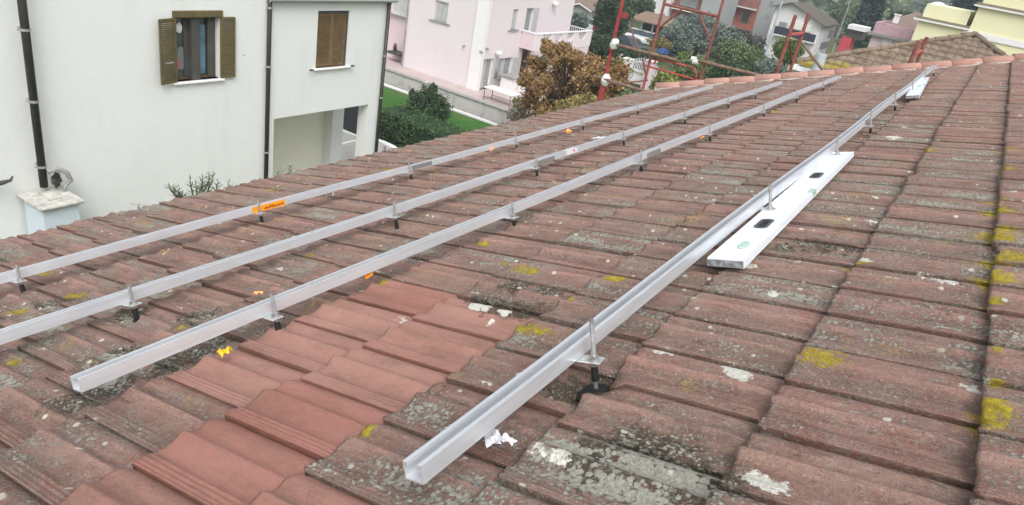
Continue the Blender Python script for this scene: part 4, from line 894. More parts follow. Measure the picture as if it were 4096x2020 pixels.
b = MB(); b.tube((tb0.x-.4, tb0.y-.85, zi+.2), (tb0.x-.4, tb0.y+.85, zi+.2), .016); b.tube((tb0.x+.4, tb0.y-.85, zi+.2), (tb0.x+.4, tb0.y+.85, zi+.2), .016); b.build('stretcher', M['rusty'], tb_)
# ================================================================== near vegetation
tree('autumn_tree', 'bushy tree with rust brown autumn leaves in front of the pink house terrace', 'tree', None, 2258, 178, 480, 178, 27.0, M['lf_autumn'], .060, 620, 46, 21, clumps=[(2188, 196, 36), (2240, 212, 46), (2300, 240, 52), (2150, 262, 48), (2230, 290, 66), (2330, 300, 66), (2105, 318, 44), (2165, 350, 56), (2395, 290, 56), (2445, 330, 50), (2280, 380, 72), (2200, 400, 56), (2360, 380, 66), (2118, 372, 42), (2430, 400, 56), (2340, 440, 60), (2250, 450, 60), (2475, 285, 34), (2160, 440, 50)])
tree('autumn_tree', 'lower part brown and olive tree right behind the leftmost red pole', 'tree', None, 2440, 215, 470, 88, 28.5, M['lf_autumn2'], .065, 900, 22, 22)
shrub('shrub', 'olive green bush below the autumn tree by the roof edge', 'shrub', None, 2330, 390, 560, 150, 24.5, M['lf_autumn2'], .06, 1000, 22, 23)
shrub('shrub', 'pale dry twiggy shrub at the end of the garden wall', 'shrub', None, 2080, 395, 520, 52, 27.5, M['lf_pale'], .07, 260, 10, 24)
shrub('shrub', 'yellow leaved small shrub beside the terrace table', 'shrub', None, 2075, 388, 440, 30, 29.5, M['lf_yellow'], .07, 160, 6, 25)
shrub('shrub', 'bright green bush under the white gate seen past the roof corner', 'shrub', None, 2520, 345, 460, 80, 27, M['lf_mid'], .06, 800, 16, 26)
shrub('shrub', 'yellow green bush right of the white gate', 'shrub', None, 2660, 290, 400, 62, 33, M['lf_yellow'], .07, 700, 16, 27)
# weeds growing behind the eave, rooted in a planter bed below
def weed(label, px, base_py, top_py, halfw, Y, seed, ns=9, dens=26):
    g4 = random.Random(seed); b0 = P(px, base_py+90, y=Y); t0 = P(px, top_py, y=Y); H = t0.z-b0.z; dp = depth(b0); wv = halfw*dp/F
    root = empty('weed', b0, label, 'weed plant', None); st = MB(); vs = []; lvv = []; fs = []
    for k in range(ns):
        a = (k/(ns-1)-.5)*2*wv if ns > 1 else 0; hh = H*g4.uniform(.62, 1.0)*(1-.25*abs(a)/wv)
        p0 = b0+Vector((a*.35, g4.uniform(-.1, .1), 0)); p3 = b0+Vector((a+g4.uniform(-.1, .1), g4.uniform(-.2, .2), hh)); p1_ = p0.lerp(p3, .4)+Vector((-a*.15, 0, 0)); pts = [p0, p1_, p0.lerp(p3, .75), p3]
        st.path(pts, .01, 5, [.012, .01, .007, .003])
        for q in range(dens):
            t = .5+.5*q/dens; c = p0.lerp(p3, t)+Vector((-a*.15*(1-t), 0, 0)); an = q*2.4; L_ = g4.uniform(.04, .095)
            d = Vector((math.cos(an), math.sin(an), g4.uniform(.3, .9))).normalized(); s_ = d.cross(Vector((0, 0, 1))).normalized()*L_*.11; n0 = len(vs)
            vs += [c, c+d*L_*.5+s_, c+d*L_, c+d*L_*.5-s_]; fs.append((n0, n0+1, n0+2, n0+3)); lvv += [(g4.random(), g4.random()*.5, 0, 1)]*4
    st.build('stem', M['lf_weed'], root)
    m = MB(); m.v = [tuple(v) for v in vs]; m.f = fs; o = m.build('leaves', M['lf_weed'], root)
    at = o.data.color_attributes.new('lv', 'FLOAT_COLOR', 'POINT'); at.data.foreach_set('color', np.array(lvv, 'f').ravel())
weed('largest leafy weed in front of the white wall behind the eave', 800, 770, 676, 120, 6.2, 1, 15, 26)
weed('thin sprig right of the largest weed', 955, 748, 702, 18, 6.2, 2, 4, 18)
weed('leafy weed in front of the carport opening', 1155, 700, 662, 55, 6.4, 3, 9, 30)
weed('tiny sprig beside the second drainpipe foot', 1015, 730, 710, 22, 6.2, 4, 4, 14)
weed('tiny dry sprig left of the largest weed', 600, 840, 790, 26, 6.0, 5, 3, 10)
b = MB(); b.box((-2, 5.7, 0), (14, 6.9, 4.9)); tag(b.build('planter_wall', M['cream'], None, (6, 6.3, 0)), 'pale planter wall below the eave with the weeds growing out of it', 'planter')
# ================================================================== scaffolding past the gable end
SX = 12.75
def post_at(px, py, x): q = P(px, py, x=x); return q
def post(parent, q, z0, z1, r=.027, mat=None, name='post'):
    b = MB(); b.tube((q.x, q.y, z0), (q.x, q.y, z1), r, n=14); return b.build(name, mat or M['redpaint'], parent, smooth=False)
def bar(parent, a, c, r=.022, mat=None, name='brace'):
    b = MB(); b.tube(a, c, r, n=12); return b.build(name, mat or M['redpaint'], parent)
def wrap(c, r, label, seed):
    b = MB(); b.lump(c, (r, r*1.1, r*1.2), seed, (12, 9), .5); o = b.build('tube_wrapping', M['whitetape'], None, c, smooth=True); tag(o, label, 'wrapping'); return o
q1 = P(2445, 205, x=SX)
sp = empty('scaffold_post', (q1.x, q1.y, 0), 'leftmost thick red scaffold post in front of the autumn tree', 'scaffold post', 'red scaffold posts and frames beyond the roof')
zc = P(2420, 310, x=SX).z
post(sp, q1, 0, 12.6, .035); post(sp, q1, 0, zc+.0-.10, .062, name='sleeve')
b = MB(); b.box((q1.x-.03, q1.y-.16, P(2490, 60, x=SX).z-.05), (q1.x+.03, q1.y-.035, P(2490, 60, x=SX).z+.05)); b.tube((q1.x, q1.y, P(2455, 195, x=SX).z-.05), (q1.x, q1.y, P(2455, 195, x=SX).z+.03), .055); b.build('coupler', M['redpaint'], sp)
qa, qb = P(2615, 180, x=SX), P(2846, 165, x=SX)
fr = empty('scaffold', (qa.x, (qa.y+qb.y)/2, 0), 'wide red scaffold frame with a thick top bar and corner braces', 'scaffold frame', 'red scaffold posts and frames beyond the roof')
ztop = P(2770, 42, x=SX).z
post(fr, qa, 0, 12.6, .026, M['redfade']); post(fr, qb, 0, 12.6, .024, M['redfade'])
bar(fr, (qa.x, qa.y, ztop), (qb.x, qb.y, ztop), .026, M['redfade'], 'crossbar')
bar(fr, (qa.x, qa.y-.02, ztop-.42), (qa.x, qa.y-.34, ztop-.03), .018, M['redfade']); bar(fr, (qb.x, qb.y+.02, ztop-.42), (qb.x, qb.y+.34, ztop-.03), .018, M['redfade'])
zg = P(2700, 292, x=SX).z
bar(fr, P(2583, 263, x=SX), P(2808, 325, x=SX), .018, M['orangered'], 'guard_rail')
hoop = [P(*z4(*c), x=SX-.05) for c in ((945, 655), (960, 625), (1000, 612), (1180, 655), (1330, 692), (1362, 715), (1380, 760), (1368, 815))]
b = MB(); b.path(hoop, .018, 10); b.build('hoop', M['orangered'], fr, smooth=True)
bar(fr, P(*z4(700, 280), x=SX+.25), P(*z4(800, 570), x=SX+.25), .014, M['redfade']); bar(fr, P(*z4(830, 610), x=SX), P(*z4(865, 820), x=SX), .018, M['redfade'])
bar(fr, P(*z4(470, 870), x=SX), P(*z4(880, 828), x=SX), .014, M['redfade'])
def frame2(label, pa, pb, za, cross, base_x, r=.030, mat=None):
    a = P(*pa[0], x=base_x); a2 = P(*pa[1], x=base_x); bq = P(*pb[0], y=a.y)
    f_ = empty('scaffold', (a.x, a.y, 0), label, 'scaffold frame', 'red scaffold posts and frames beyond the roof')
    post(f_, a, 0, a2.z, r, mat); post(f_, bq, 0, P(*pb[1], y=a.y).z, r, mat)
    if cross: zc_ = P(*cross, x=(a.x+bq.x)/2).z; bar(f_, (a.x, a.y, zc_), (bq.x, a.y, zc_), .030, M['orangered'], 'crossbar'); bar(f_, (a.x, a.y, zc_-.0), (bq.x, a.y, zc_-.55), .014, M['redfade'])
    return f_
frame2('narrow red scaffold frame with an orange crossbar in front of the white gabled house', (z4(2290, 500), z4(2388, 152)), (z4(2420, 500), z4(2522, 140)), 0, z4(2400, 350), SX, .030, M['redfade'])
frame2('short faded red scaffold post pair in front of the brown hipped roof', (z5(1548, 480), z5(1583, 380)), (z5(1612, 480), z5(1650, 355)), 0, z5(1590, 500), SX+.1, .030, M['redfade'])
def tube_thing(label, a, c, r=.028): b = MB(); b.tube(a, c, r, n=12); o = b.build('scaffold_tube', M['rusty'], None, a); tag(o, label, 'scaffold tube', 'rusty scaffold tubes'); return o
tube_thing('rusty tube running from the upper white wrapping across the wide red frame', P(*z4(560, 462), x=SX-.09), P(*z4(1180, 622), x=SX-.09), .030)
tube_thing('rusty tube running right from the white taped ends to the salmon verge tiles', P(*z4(1380, 620), x=SX-.08), P(*z4(2120, 800), x=SX-.08), .030)
tube_thing('rusty tube through the lower white wrapping, ending above the eave', P(*z4(320, 782), x=SX-.09), P(*z4(900, 955), x=SX-.09), .030)
tube_thing('thin rusty tube slanting down from the narrow red frame to the roof', P(*z4(2460, 430), x=SX-.1), P(*z5(680, 655), x=SX-.1), .022)
wrap(P(*z4(538, 458), x=SX-.05), .080, 'upper pale plastic wrapping on the leftmost red post', 3)
wrap(P(*z4(445, 825), x=SX-.05), .085, 'lower white plastic wrapping on the leftmost red post', 4)
for k, c in enumerate(((1330, 605), (1345, 632))): q = P(*z4(*c), x=SX-.1); b = MB(); b.tube(q, P(*z4(c[0]+50, c[1]+6), x=SX-.1), .045, .04, 10); tag(b.build('taped_tube_end', M['whitetape'], None, q), 'upper of the two white taped tube ends' if k == 0 else 'lower of the two white taped tube ends', 'tube end')
# ================================================================== brown hipped roof just beyond
EX = 19.0; hb = empty('hipped_house', (EX+1, .6, 0), 'low house with an old brown hipped tile roof and yellow lichen behind the salmon verge', 'house')
C0 = Vector((19.0, 3.93, 7.80)); AP = Vector((22.34, .59, 9.11)); C1 = Vector((19.0, -2.75, 7.80)); mslope = .39
b = MB(); vs = []; fs = []; NR, NC = 11, 34; yy = []
Lh = 3.34
for r_ in range(NR):
    t0, t1 = r_/NR, (r_+1)/NR
    for c_ in range(NC):
        y0_, y1_ = -2.75+6.68*c_/NC, -2.75+6.68*(c_+1)/NC
        ym = (y0_+y1_)/2; lim = min(1, (3.34-abs(ym-.59))/3.34)
        if t0 >= lim: continue
        jz = random.uniform(-.012, .012); n0 = len(vs); K = 6; te = min(t1+.012, lim+.02)
        for s_ in range(K+1):
            yv = y0_+(y1_-y0_)*s_/K; pw = .028*abs(math.sin(math.pi*s_/K))**.8
            for tt, ww in ((t0, -.06), (t0+.0005, pw*.9), (te, pw-.055)):
                vs.append((19.0+Lh*tt, yv, 7.80+Lh*mslope*tt+ww+.05+jz)); yy.append(max(0, 1-t0*2.2)*max(0, min(1, (yv+1.5)/4)))
        for s_ in range(K):
            for q in (0, 1): a_ = n0+s_*3+q; fs.append((a_, a_+3, a_+4, a_+1))
b.v = vs; b.f = fs; o = b.build('roof', M['oldtile'], hb)
at = o.data.attributes.new('yy', 'FLOAT', 'POINT'); at.data.foreach_set('value', yy)
b = MB()
for sgn, Ce in ((1, C0), (-1, C1)):
    n = 13
    for k in range(n):
        p_ = Ce.lerp(AP, k/n)+Vector((0, 0, .06)); q_ = Ce.lerp(AP, (k+1.15)/n)+Vector((0, 0, .05)); b.tube(p_, q_, .07, .06, 10)
o = b.build('hip_tile', M['oldtile'], hb)
b = MB()
for sgn, yc in ((1, 3.93), (-1, -2.75)):
    b.add([(19.0, yc, 7.80), (25.68, yc, 7.80), (22.34, .59, 9.10)], [(0, 1, 2)])
b.add([(25.68, 3.93, 7.80), (25.68, -2.75, 7.80), (22.34, .59, 9.10)], [(0, 1, 2)]); b.build('roof_side', M['roofbrown'], hb)
b = MB(); b.box((19.35, -2.4, 0), (25.3, 3.6, 7.62)); b.build('wall', M['cream'], hb)
b = MB(); b.box((18.92, -2.8, 7.66), (19.02, 3.98, 7.76)); b.box((19.02, 3.93, 7.60), (25.7, 4.05, 7.70)); b.build('gutter', M['whitepaint'], hb)
qq = P(*z5(660, 560), x=18.6); b = MB(); b.tube((qq.x, qq.y, 0), (qq.x, qq.y, P(*z5(665, 505), x=18.6).z), .12, n=14); tag(b.build('vent_pipe', M['lampgrey'], None, (qq.x, qq.y, 0)), 'pale grey vent pipe at the left corner of the brown hipped roof', 'vent pipe')
# ================================================================== buildings further off
def boxb(name, mat, parent, a, e): b = MB(); b.box([min(x, y) for x, y in zip(a, e)], [max(x, y) for x, y in zip(a, e)]); return b.build(name, mat, parent)
def win_x(parent, X, pl, mat, name='window', t=.04, fr=None):
    """window on a wall facing -X from two opposite corners in the photograph"""
    a, c = P(*pl[0], x=X), P(*pl[1], x=X); ya, yb = sorted((a.y, c.y)); za, zb_ = sorted((a.z, c.z))
    b = MB(); b.box((X-t, ya, za), (X-.004, yb, za+.07)); b.box((X-t, ya, zb_-.07), (X-.004, yb, zb_)); b.box((X-t, ya, za+.07), (X-.004, ya+.07, zb_-.07)); b.box((X-t, yb-.07, za+.07), (X-.004, yb, zb_-.07)); o = b.build(name, fr or M['coping'], parent)
    b = MB(); b.box((X-t*.6, ya+.07, za+.07), (X-.006, yb-.07, zb_-.07)); b.build('pane', mat, o); return o
# white gabled house
GX = 120.0
k0 = P(*z5(590, 520), x=GX); eL = P(*z5(205, 100), x=GX)
gbse = float(terr(GX, 0))-2
g0 = P(*z5(680, 232), x=GX); gA = P(*z5(405, 32), x=GX); gy = g0.y; gl = 2*(gA.y-g0.y)
gh = empty('gabled_house', (GX, gy, gbse), 'white gabled house with a grey brown roof and a long dark balcony', 'house')
yL = P(*z5(232, 180), x=GX).y; zL = P(*z5(240, 115), x=GX).z
gd = 10.0
b = MB(); b.prism([(gy, gbse), (gy, g0.z), (gA.y, gA.z), (gA.y+(gA.y-gy)*.45, gA.z-(gA.z-g0.z)*.45), (gA.y+(gA.y-gy)*.45, gbse)][::-1], 0, GX, GX+gd)
b.box((GX+.5, gA.y+(gA.y-gy)*.45, gbse), (GX+gd-1, yL, zL)); b.build('wall', M['whitepaint'], gh)
b = MB(); ov = .6
def slab_roof(mb, y0, z0, y1, z1, xa, xb, th=.18): mb.prism([(y0, z0), (y1, z1), (y1, z1+th), (y0, z0+th)], 0, xa, xb)
dz = (gA.z-g0.z)/(gA.y-g0.y)
slab_roof(b, gy-ov, g0.z-ov*dz, gA.y, gA.z, GX-.8, GX+gd+.8); slab_roof(b, gA.y, gA.z, gA.y+(gA.y-gy)*.5, gA.z-(gA.z-g0.z)*.5, GX-.8, GX+gd+.8)
slab_roof(b, gA.y+(gA.y-gy)*.45, zL+.4, yL+.4, zL-.1, GX-.3, GX+gd); b.build('roof', M['roofbrown'], gh)
sl0, sl1 = P(*z5(600, 400), x=GX-1.2), P(*z5(205, 312), x=GX-1.2); zsl = (sl0.z+sl1.z)/2
balc_ = MB(); balc_.box((GX-1.2, sl0.y, zsl-.2), (GX-.004, sl1.y, zsl)); balc_.build('balcony', M['whitepaint'], gh)
balc_ = MB(); balc_.box((GX-1.2, sl0.y, zsl+.003), (GX-1.12, sl1.y, zsl+1.15)); balc_.build('balcony_panel', M['navy'], gh)
aw = P(*z5(470, 225), x=GX-1); boxb('awning', M['cream'], gh, (GX-1.1, P(*z5(575, 260), x=GX-1).y, aw.z-.9), (GX-.005, P(*z5(390, 220), x=GX-1).y, aw.z+.1))
win_x(gh, GX, (z5(280, 200), z5(335, 275)), M['greyglass'], 'window'); win_x(gh, GX, (z5(525, 150), z5(555, 205)), M['darkframe'], 'window')
for c_ in ((z5(752, 285), z5(778, 350)), (z5(668, 400), z5(725, 450))):
    a, c = P(*c_[0], y=gy), P(*c_[1], y=gy); boxb('window', M['coping'], gh, (a.x, gy-.05, a.z), (c.x, gy-.004, c.z))
rb_ = empty('red_shed', P(*z5(900, 470), x=98), 'small shed with a bright red wall beside the white gabled house', 'shed'); rv = Vector(rb_['_b'])
SXX = 98; a, c = P(*z5(865, 340), x=SXX), P(*z5(965, 345), x=SXX); boxb('wall', M['reddoor'], rb_, (SXX, c.y, gbse), (SXX+3, a.y, a.z)); boxb('porch', M['darkframe'], rb_, (SXX+.1, c.y-1.0, a.z+.003), (SXX+3, a.y-.4, a.z+1.0)); boxb('roof', M['whitepaint'], rb_, (SXX-.2, c.y-1.2, a.z+1.003), (SXX+3.3, a.y-.3, a.z+1.5))
# red and grey apartment building
BX = 130.0
rp = lambda x, y: P(*z4(x, y), x=BX)
gnd = float(terr(BX, 0))-3
ap = empty('apartment_building', (BX, rp(1900, 300).y, gnd), 'red apartment building with open loggias and a plain light grey side', 'building')
yR, yM, yLf = rp(2010, 100).y, rp(2010, 100).y, rp(1640, 100).y
zbm = rp(1930, 305).z; zb2 = rp(1800, 85).z
boxb('wall', M['brick'], ap, (BX, yR, zbm), (BX+11, yLf, zbm+3.2)); boxb('wall', M['brick2'], ap, (BX+.3, yR+.0, zbm+3.203), (BX+11, yLf+1.5, zbm+14)); boxb('base_wall', M['greywall'], ap, (BX+.4, yR+.01, gnd), (BX+10.9, yLf-.01, zbm-.003))
boxb('balcony', M['cream'], ap, (BX-1.3, yR+.1, zbm+3.2), (BX-.003, yLf, zbm+3.45)); boxb('balcony', M['brick2'], ap, (BX-1.3, yR+.1, zbm+3.453), (BX-1.2, yLf, zbm+4.4))
boxb('balcony', M['brick2'], ap, (BX-1.3, yR+.1, zbm-.2), (BX-.003, yLf-.3, zbm-.003)); boxb('balcony', M['brick'], ap, (BX-1.3, yR+.1, zbm+.0), (BX-1.2, yLf-.3, zbm+.7))
for xx in (1740, 1890): win_x(ap, BX, (z4(xx-28, 120), z4(xx+18, 250)), M['darkframe'], 'window')
for xx in (1720, 1880): win_x(ap, BX+.3, (z4(xx-30, -60), z4(xx+10, 35)), M['darkframe'], 'window')
boxb('side_wall', M['greywall'], ap, (BX+.5, P(*z4(2240, 100), x=BX).y, gnd), (BX+10.5, yR-.003, zbm+15))
for c_ in ((z4(2140, 10), z4(2165, 75)), (z4(2098, 150), z4(2120, 200))): win_x(ap, BX+.5, c_, M['coping'], 'window')
# white and grey block above the shed roof
WX = 118.0
wb = empty('apartment_building', P(*z4(1200, 200), x=WX), 'white and grey apartment block behind the brown shed roof, with dark balconies', 'building')
wy = lambda x, y=60: P(*z4(x, y), x=WX).y
zlow = P(*z4(1000, 185), x=WX).z
boxb('wall', M['whitepaint'], wb, (WX, wy(1040), zlow-7), (WX+9, wy(930), zlow+14)); boxb('wall', M['whitepaint'], wb, (WX-.4, wy(1110), zlow-7), (WX+9, wy(1048), zlow+14)); boxb('wall', M['brick2'], wb, (WX+1.2, wy(1420), zlow-6), (WX+9, wy(1112), zlow+14)); boxb('side_wall', M['greywall'], wb, (WX+.3, wy(1620), zlow-6), (WX+9, wy(1422), zlow+14))
zz = P(*z4(1280, 100), x=WX).z
for k in (0, 1, 2):
    boxb('balcony', M['cream'], wb, (WX-.2, wy(1410), zz-.3+k*3.1), (WX+1.19, wy(1125), zz-.05+k*3.1)); boxb('balcony_panel', M['darkframe'], wb, (WX-.2, wy(1410), zz-.047+k*3.1), (WX-.1, wy(1125), zz+.5+k*3.1))
    boxb('window', M['greyglass'], wb, (WX+1.1, wy(1360), zz+.2+k*3.1), (WX+1.197, wy(1180), zz+2.2+k*3.1))
boxb('window', M['coping'], wb, (WX-.45, wy(1090), P(*z4(1060, 150), x=WX).z-.15), (WX-.404, wy(1060), P(*z4(1060, 150), x=WX).z+.15))
# shed roof with cars under it
HX = 84.0
hy = lambda x, y=200: P(*z4(x, y), x=HX).y
cs_ = empty('carport_shed', (HX, hy(950), float(terr(HX, 0))), 'long open carport with a sloping brown tiled roof and cars inside', 'carport')
zt1, zt0 = P(*z4(950, 165), x=HX+4).z, P(*z4(950, 245), x=HX).z; tz = float(terr(HX, 0))
b = MB(); b.add([(HX, hy(1170), zt0), (HX, hy(690), zt0), (HX+4.5, hy(690), zt1+.3), (HX+4.5, hy(1170), zt1+.3), (HX, hy(1170), zt0-.15), (HX, hy(690), zt0-.15), (HX+4.5, hy(690), zt1+.15), (HX+4.5, hy(1170), zt1+.15)], [(0, 3, 2, 1), (4, 5, 6, 7), (0, 1, 5, 4), (0, 4, 7, 3), (1, 2, 6, 5), (2, 3, 7, 6)]); b.build('roof', M['roofshed'], cs_)
for xx in (700, 820, 940, 1060, 1165): b = MB(); b.tube((HX+.3, hy(xx), tz-1), (HX+.3, hy(xx), zt0), .1, n=8); b.build('post', M['coping'], cs_)
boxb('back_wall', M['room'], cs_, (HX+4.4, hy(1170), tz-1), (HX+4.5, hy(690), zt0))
def car(x, y, z, rot, paint, label):
    root = empty('parked_car', (0, 0, 0), label, 'car', 'cars parked under and near the carport')
    b = MB(); L, W, Hh = 4.1, 1.7, 1.45
    sec = [(-2.05, .35, .62, .80), (-1.95, .25, .85, .83), (-1.0, .22, .98, .85), (-.4, .22, .98, .85), (.9, .22, .98, .85), (1.75, .25, .95, .83), (2.05, .35, .75, .78)]
    vs = []; 
    for (xx, zb_, zt__, hw) in sec: vs += [(xx, -hw, zb_), (xx, -hw, (zb_+zt__)/2+.05), (xx, -hw*.93, zt__), (xx, hw*.93, zt__), (xx, hw, (zb_+zt__)/2+.05), (xx, hw, zb_)]
    n = 6; fs = [(k*n+i, (k+1)*n+i, (k+1)*n+(i+1) % n, k*n+(i+1) % n) for k in range(len(sec)-1) for i in range(n)]+[tuple(range(n)), tuple(reversed(range((len(sec)-1)*n, len(sec)*n)))]
    b.add(vs, fs); b.build('body', paint, root)
    b = MB(); cab = [(-1.15, .98, .80), (-.45, 1.42, .66), (.85, 1.46, .66), (1.65, .98, .78)]
    vs = [];
    for (xx, zz_, hw) in cab: vs += [(xx, -hw, zz_), (xx, hw, zz_)]
    vs += [(-1.15, -.8, .975), (1.65, -.78, .975), (1.65, .78, .975), (-1.15, .8, .975)]
    b.add(vs, [(0, 2, 3, 1), (4, 6, 7, 5), (0, 8, 9, 6, 4, 2), (1, 3, 5, 7, 10, 11)]); b.build('windows', M['glass'], root)
    b = MB(); b.add([(-.45, -.66, 1.43), (.85, -.66, 1.47), (.85, .66, 1.47), (-.45, .66, 1.43)], [(0, 1, 2, 3)]); b.build('car_roof', paint, root)
    for sx in (-1.3, 1.3):
        for sy in (-.82, .82): b = MB(); b.tube((sx, sy-.1, .32), (sx, sy+.1, .32), .32, n=16); b.build('wheel', M['rubber'], root)
    root.location = (x, y, z); root.rotation_euler = (0, 0, rot); root['_b'] = (0, 0, 0); return root
pw_, pb_, pt_ = simple('white_car_paint', (.70, .70, .70), .3, spec=.6, var=.04), simple('pale_blue_car_paint', (.30, .48, .50), .3, spec=.6, var=.05), simple('dark_car_paint', (.05, .06, .08), .3, spec=.6)
car(HX+.2, hy(780), tz, R(10), pw_, 'white parked car at the left under the brown carport roof')
car(HX+.4, hy(865), tz, R(5), pb_, 'pale blue green parked car in the middle of the carport')
car(HX+.2, hy(925), tz, R(8), pw_, 'white parked car at the right end of the carport')
q = P(*z4(345, 345), x=80); car(q.x, q.y, float(terr(80, 0)), R(80), pw_, 'white parked car beside the red flowers past the balcony corner')
q = P(*z4(700, 440), x=66); car(q.x, q.y, float(terr(66, 0))-.0, R(60), pt_, 'dark parked car by the pale wall below the carport')
q = P(*z4(350, 295), x=72); shrub('shrub', 'small shrub with pink red flowers past the balcony corner', 'shrub', None, 2383, 100, 128, 14, 74, mk_leaf('pink_flowers', (.25, .04, .07), (.45, .10, .15), (.6, .3, .33)), .12, 120, 6, 60)
# small cottage with a pale gable at the left
KX = 95.0
kg = empty('cottage', P(*z4(210, 120), x=KX), 'small pale cottage with a pointed gable behind the pink house balcony', 'house'); kb = Vector(kg['_b'])
ap_, lf_, rt_ = P(*z4(192, 42), x=KX), P(*z4(60, 110), x=KX), P(*z4(318, 120), x=KX)
b = MB(); b.prism([(rt_.y+.3, kb.z-4), (rt_.y+.3, rt_.z-.1), (ap_.y, ap_.z-.15), (lf_.y-.3, rt_.z-.1), (lf_.y-.3, kb.z-4)][::-1], 0, KX, KX+9); b.build('wall', M['greywall'], kg)
b = MB(); slab_roof(b, rt_.y, rt_.z-.1, ap_.y, ap_.z, KX-.5, KX+9, .2); slab_roof(b, ap_.y, ap_.z, lf_.y, rt_.z-.1, KX-.5, KX+9, .2); b.build('roof', M['roofpinkish'], kg)
b = MB(); slab_roof(b, rt_.y, rt_.z-.14, ap_.y, ap_.z-.04, KX-.56, KX-.503, .2); slab_roof(b, ap_.y, ap_.z-.04, lf_.y, rt_.z-.14, KX-.56, KX-.503, .2); b.build('barge_board', M['whitepaint'], kg)
win_x(kg, KX, (z4(168, 142), z4(205, 160)), M['darkframe'])
bc = empty('barn', P(*z4(330, 60), x=KX+16), 'long building with a plain tan roof behind the cottage', 'barn'); bv = Vector(bc['_b'])
b = MB(); ya_, yb__ = P(*z4(520, 60), x=KX+16).y, P(*z4(-150, 60), x=KX+16).y
b.add([(KX+12, ya_, bv.z-2), (KX+12, yb__, bv.z-2), (KX+26, yb__, bv.z+2.6), (KX+26, ya_, bv.z+2.6)], [(0, 1, 2, 3)]); b.build('roof', M['roofpinkish'], bc)
boxb('wall', M['cream'], bc, (KX+12.6, ya_+.5, bv.z-7), (KX+25, yb__-.5, bv.z-2))
# low pink house and yellow building at the right
LX = 70.0
lp = empty('pink_house', P(*z5(1300, 380), x=LX), 'low dusty pink house with a white chimney right of the conifer', 'house'); l0 = Vector(lp['_b'])
yA, yB = P(*z5(1140, 350), x=LX).y, P(*z5(1700, 350), x=LX).y; zE = P(*z5(1300, 330), x=LX).z
boxb('wall', M['pink2'], lp, (LX, yB, 0-4), (LX+8, yA, zE-.25)); boxb('cornice', M['coping'], lp, (LX-.35, yB-.3, zE-.247), (LX+8.3, yA+.35, zE-.02)); boxb('parapet', simple('dusty_pink', (.50, .33, .37), .85), lp, (LX-.1, yB, zE-.017), (LX+8, yA+.05, zE+.85))
boxb('window', M['whitepaint'], lp, (LX-.05, P(*z5(1335, 390), x=LX).y, P(*z5(1290, 405), x=LX).z-.2), (LX-.004, P(*z5(1248, 390), x=LX).y, P(*z5(1290, 365), x=LX).z-.0))
b = MB(); b.add([(LX+.4, yB, zE+.853), (LX+.4, yA-.3, zE+.853), (LX+6, yA-2, zE+2.0), (LX+6, yB, zE+2.0)], [(0, 1, 2, 3)]); b.build('roof', M['roofpinkish'], lp)
qc = P(*z5(1345, 255), x=LX+1); b = MB(); b.box((qc.x, qc.y-.22, zE+.3), (qc.x+.5, qc.y+.22, P(*z5(1370, 140), x=LX+1).z)); b.box((qc.x-.06, qc.y-.28, P(*z5(1370, 140), x=LX+1).z-.0), (qc.x+.56, qc.y+.28, P(*z5(1370, 140), x=LX+1).z+.08)); b.build('chimney', M['whitepaint'], lp)
YX = 60.0
yb_ = empty('yellow_building', P(*z5(1700, 380), x=YX), 'pale yellow flat roofed building with white cornices at the top right', 'building')
zc1 = P(*z5(1595, 190), x=YX).z; zc2 = P(*z5(2150, 62), x=YX).z
y1, y2 = P(*z5(1560, 260), x=YX).y, P(*z5(2110, 160), x=YX).y
b = MB(); b.box((YX, y2-.003, -4), (YX+10, y1, zc1-.003)); b.box((YX-.01, -30, -4), (YX+10, y2-.006, zc2-.003)); b.build('wall', M['yellowwall'], yb_)
b = MB(); b.box((YX-.28, y2-.0, zc1), (YX+10, y1+.35, zc1+.11)); b.box((YX-.28, -30, zc2), (YX+10, y2+.3, zc2+.11)); b.build('cornice', M['whitepaint'], yb_)
b = MB(); b.box((YX-.20, y2+.0, zc1+.113), (YX+10, y1+.25, zc1+.27)); b.box((YX-.20, -30, zc2+.113), (YX+10, y2+.20, zc2+.27)); b.build('gutter', simple('brown_gutter', (.22, .19, .13)), yb_)
b = MB(); b.box((YX+.2, y2+.3, zc1+.273), (YX+9, y1-.1, zc1+1.15)); b.box((YX+.2, -30, zc2+.273), (YX+9, y2-.1, zc2+1.25)); b.build('parapet', M['yellowwall'], yb_)
zbd = P(*z5(2300, 350), x=YX).z-.1; b = MB(); b.box((YX-.09, -30, zbd-.2), (YX-.013, y2+.3, zbd+.2)); b.build('band', M['whitepaint'], yb_)
qd = P(*z5(1745, 118), x=YX+4); b = MB(); b.lump((qd.x, qd.y, qd.z), (.85, .85, .75), 1, (16, 10), .05); tag(b.build('roof_dome', M['whitepaint'], None, (qd.x, qd.y, qd.z-.7), smooth=True), 'round white dome standing on the lower yellow roof', 'dome')
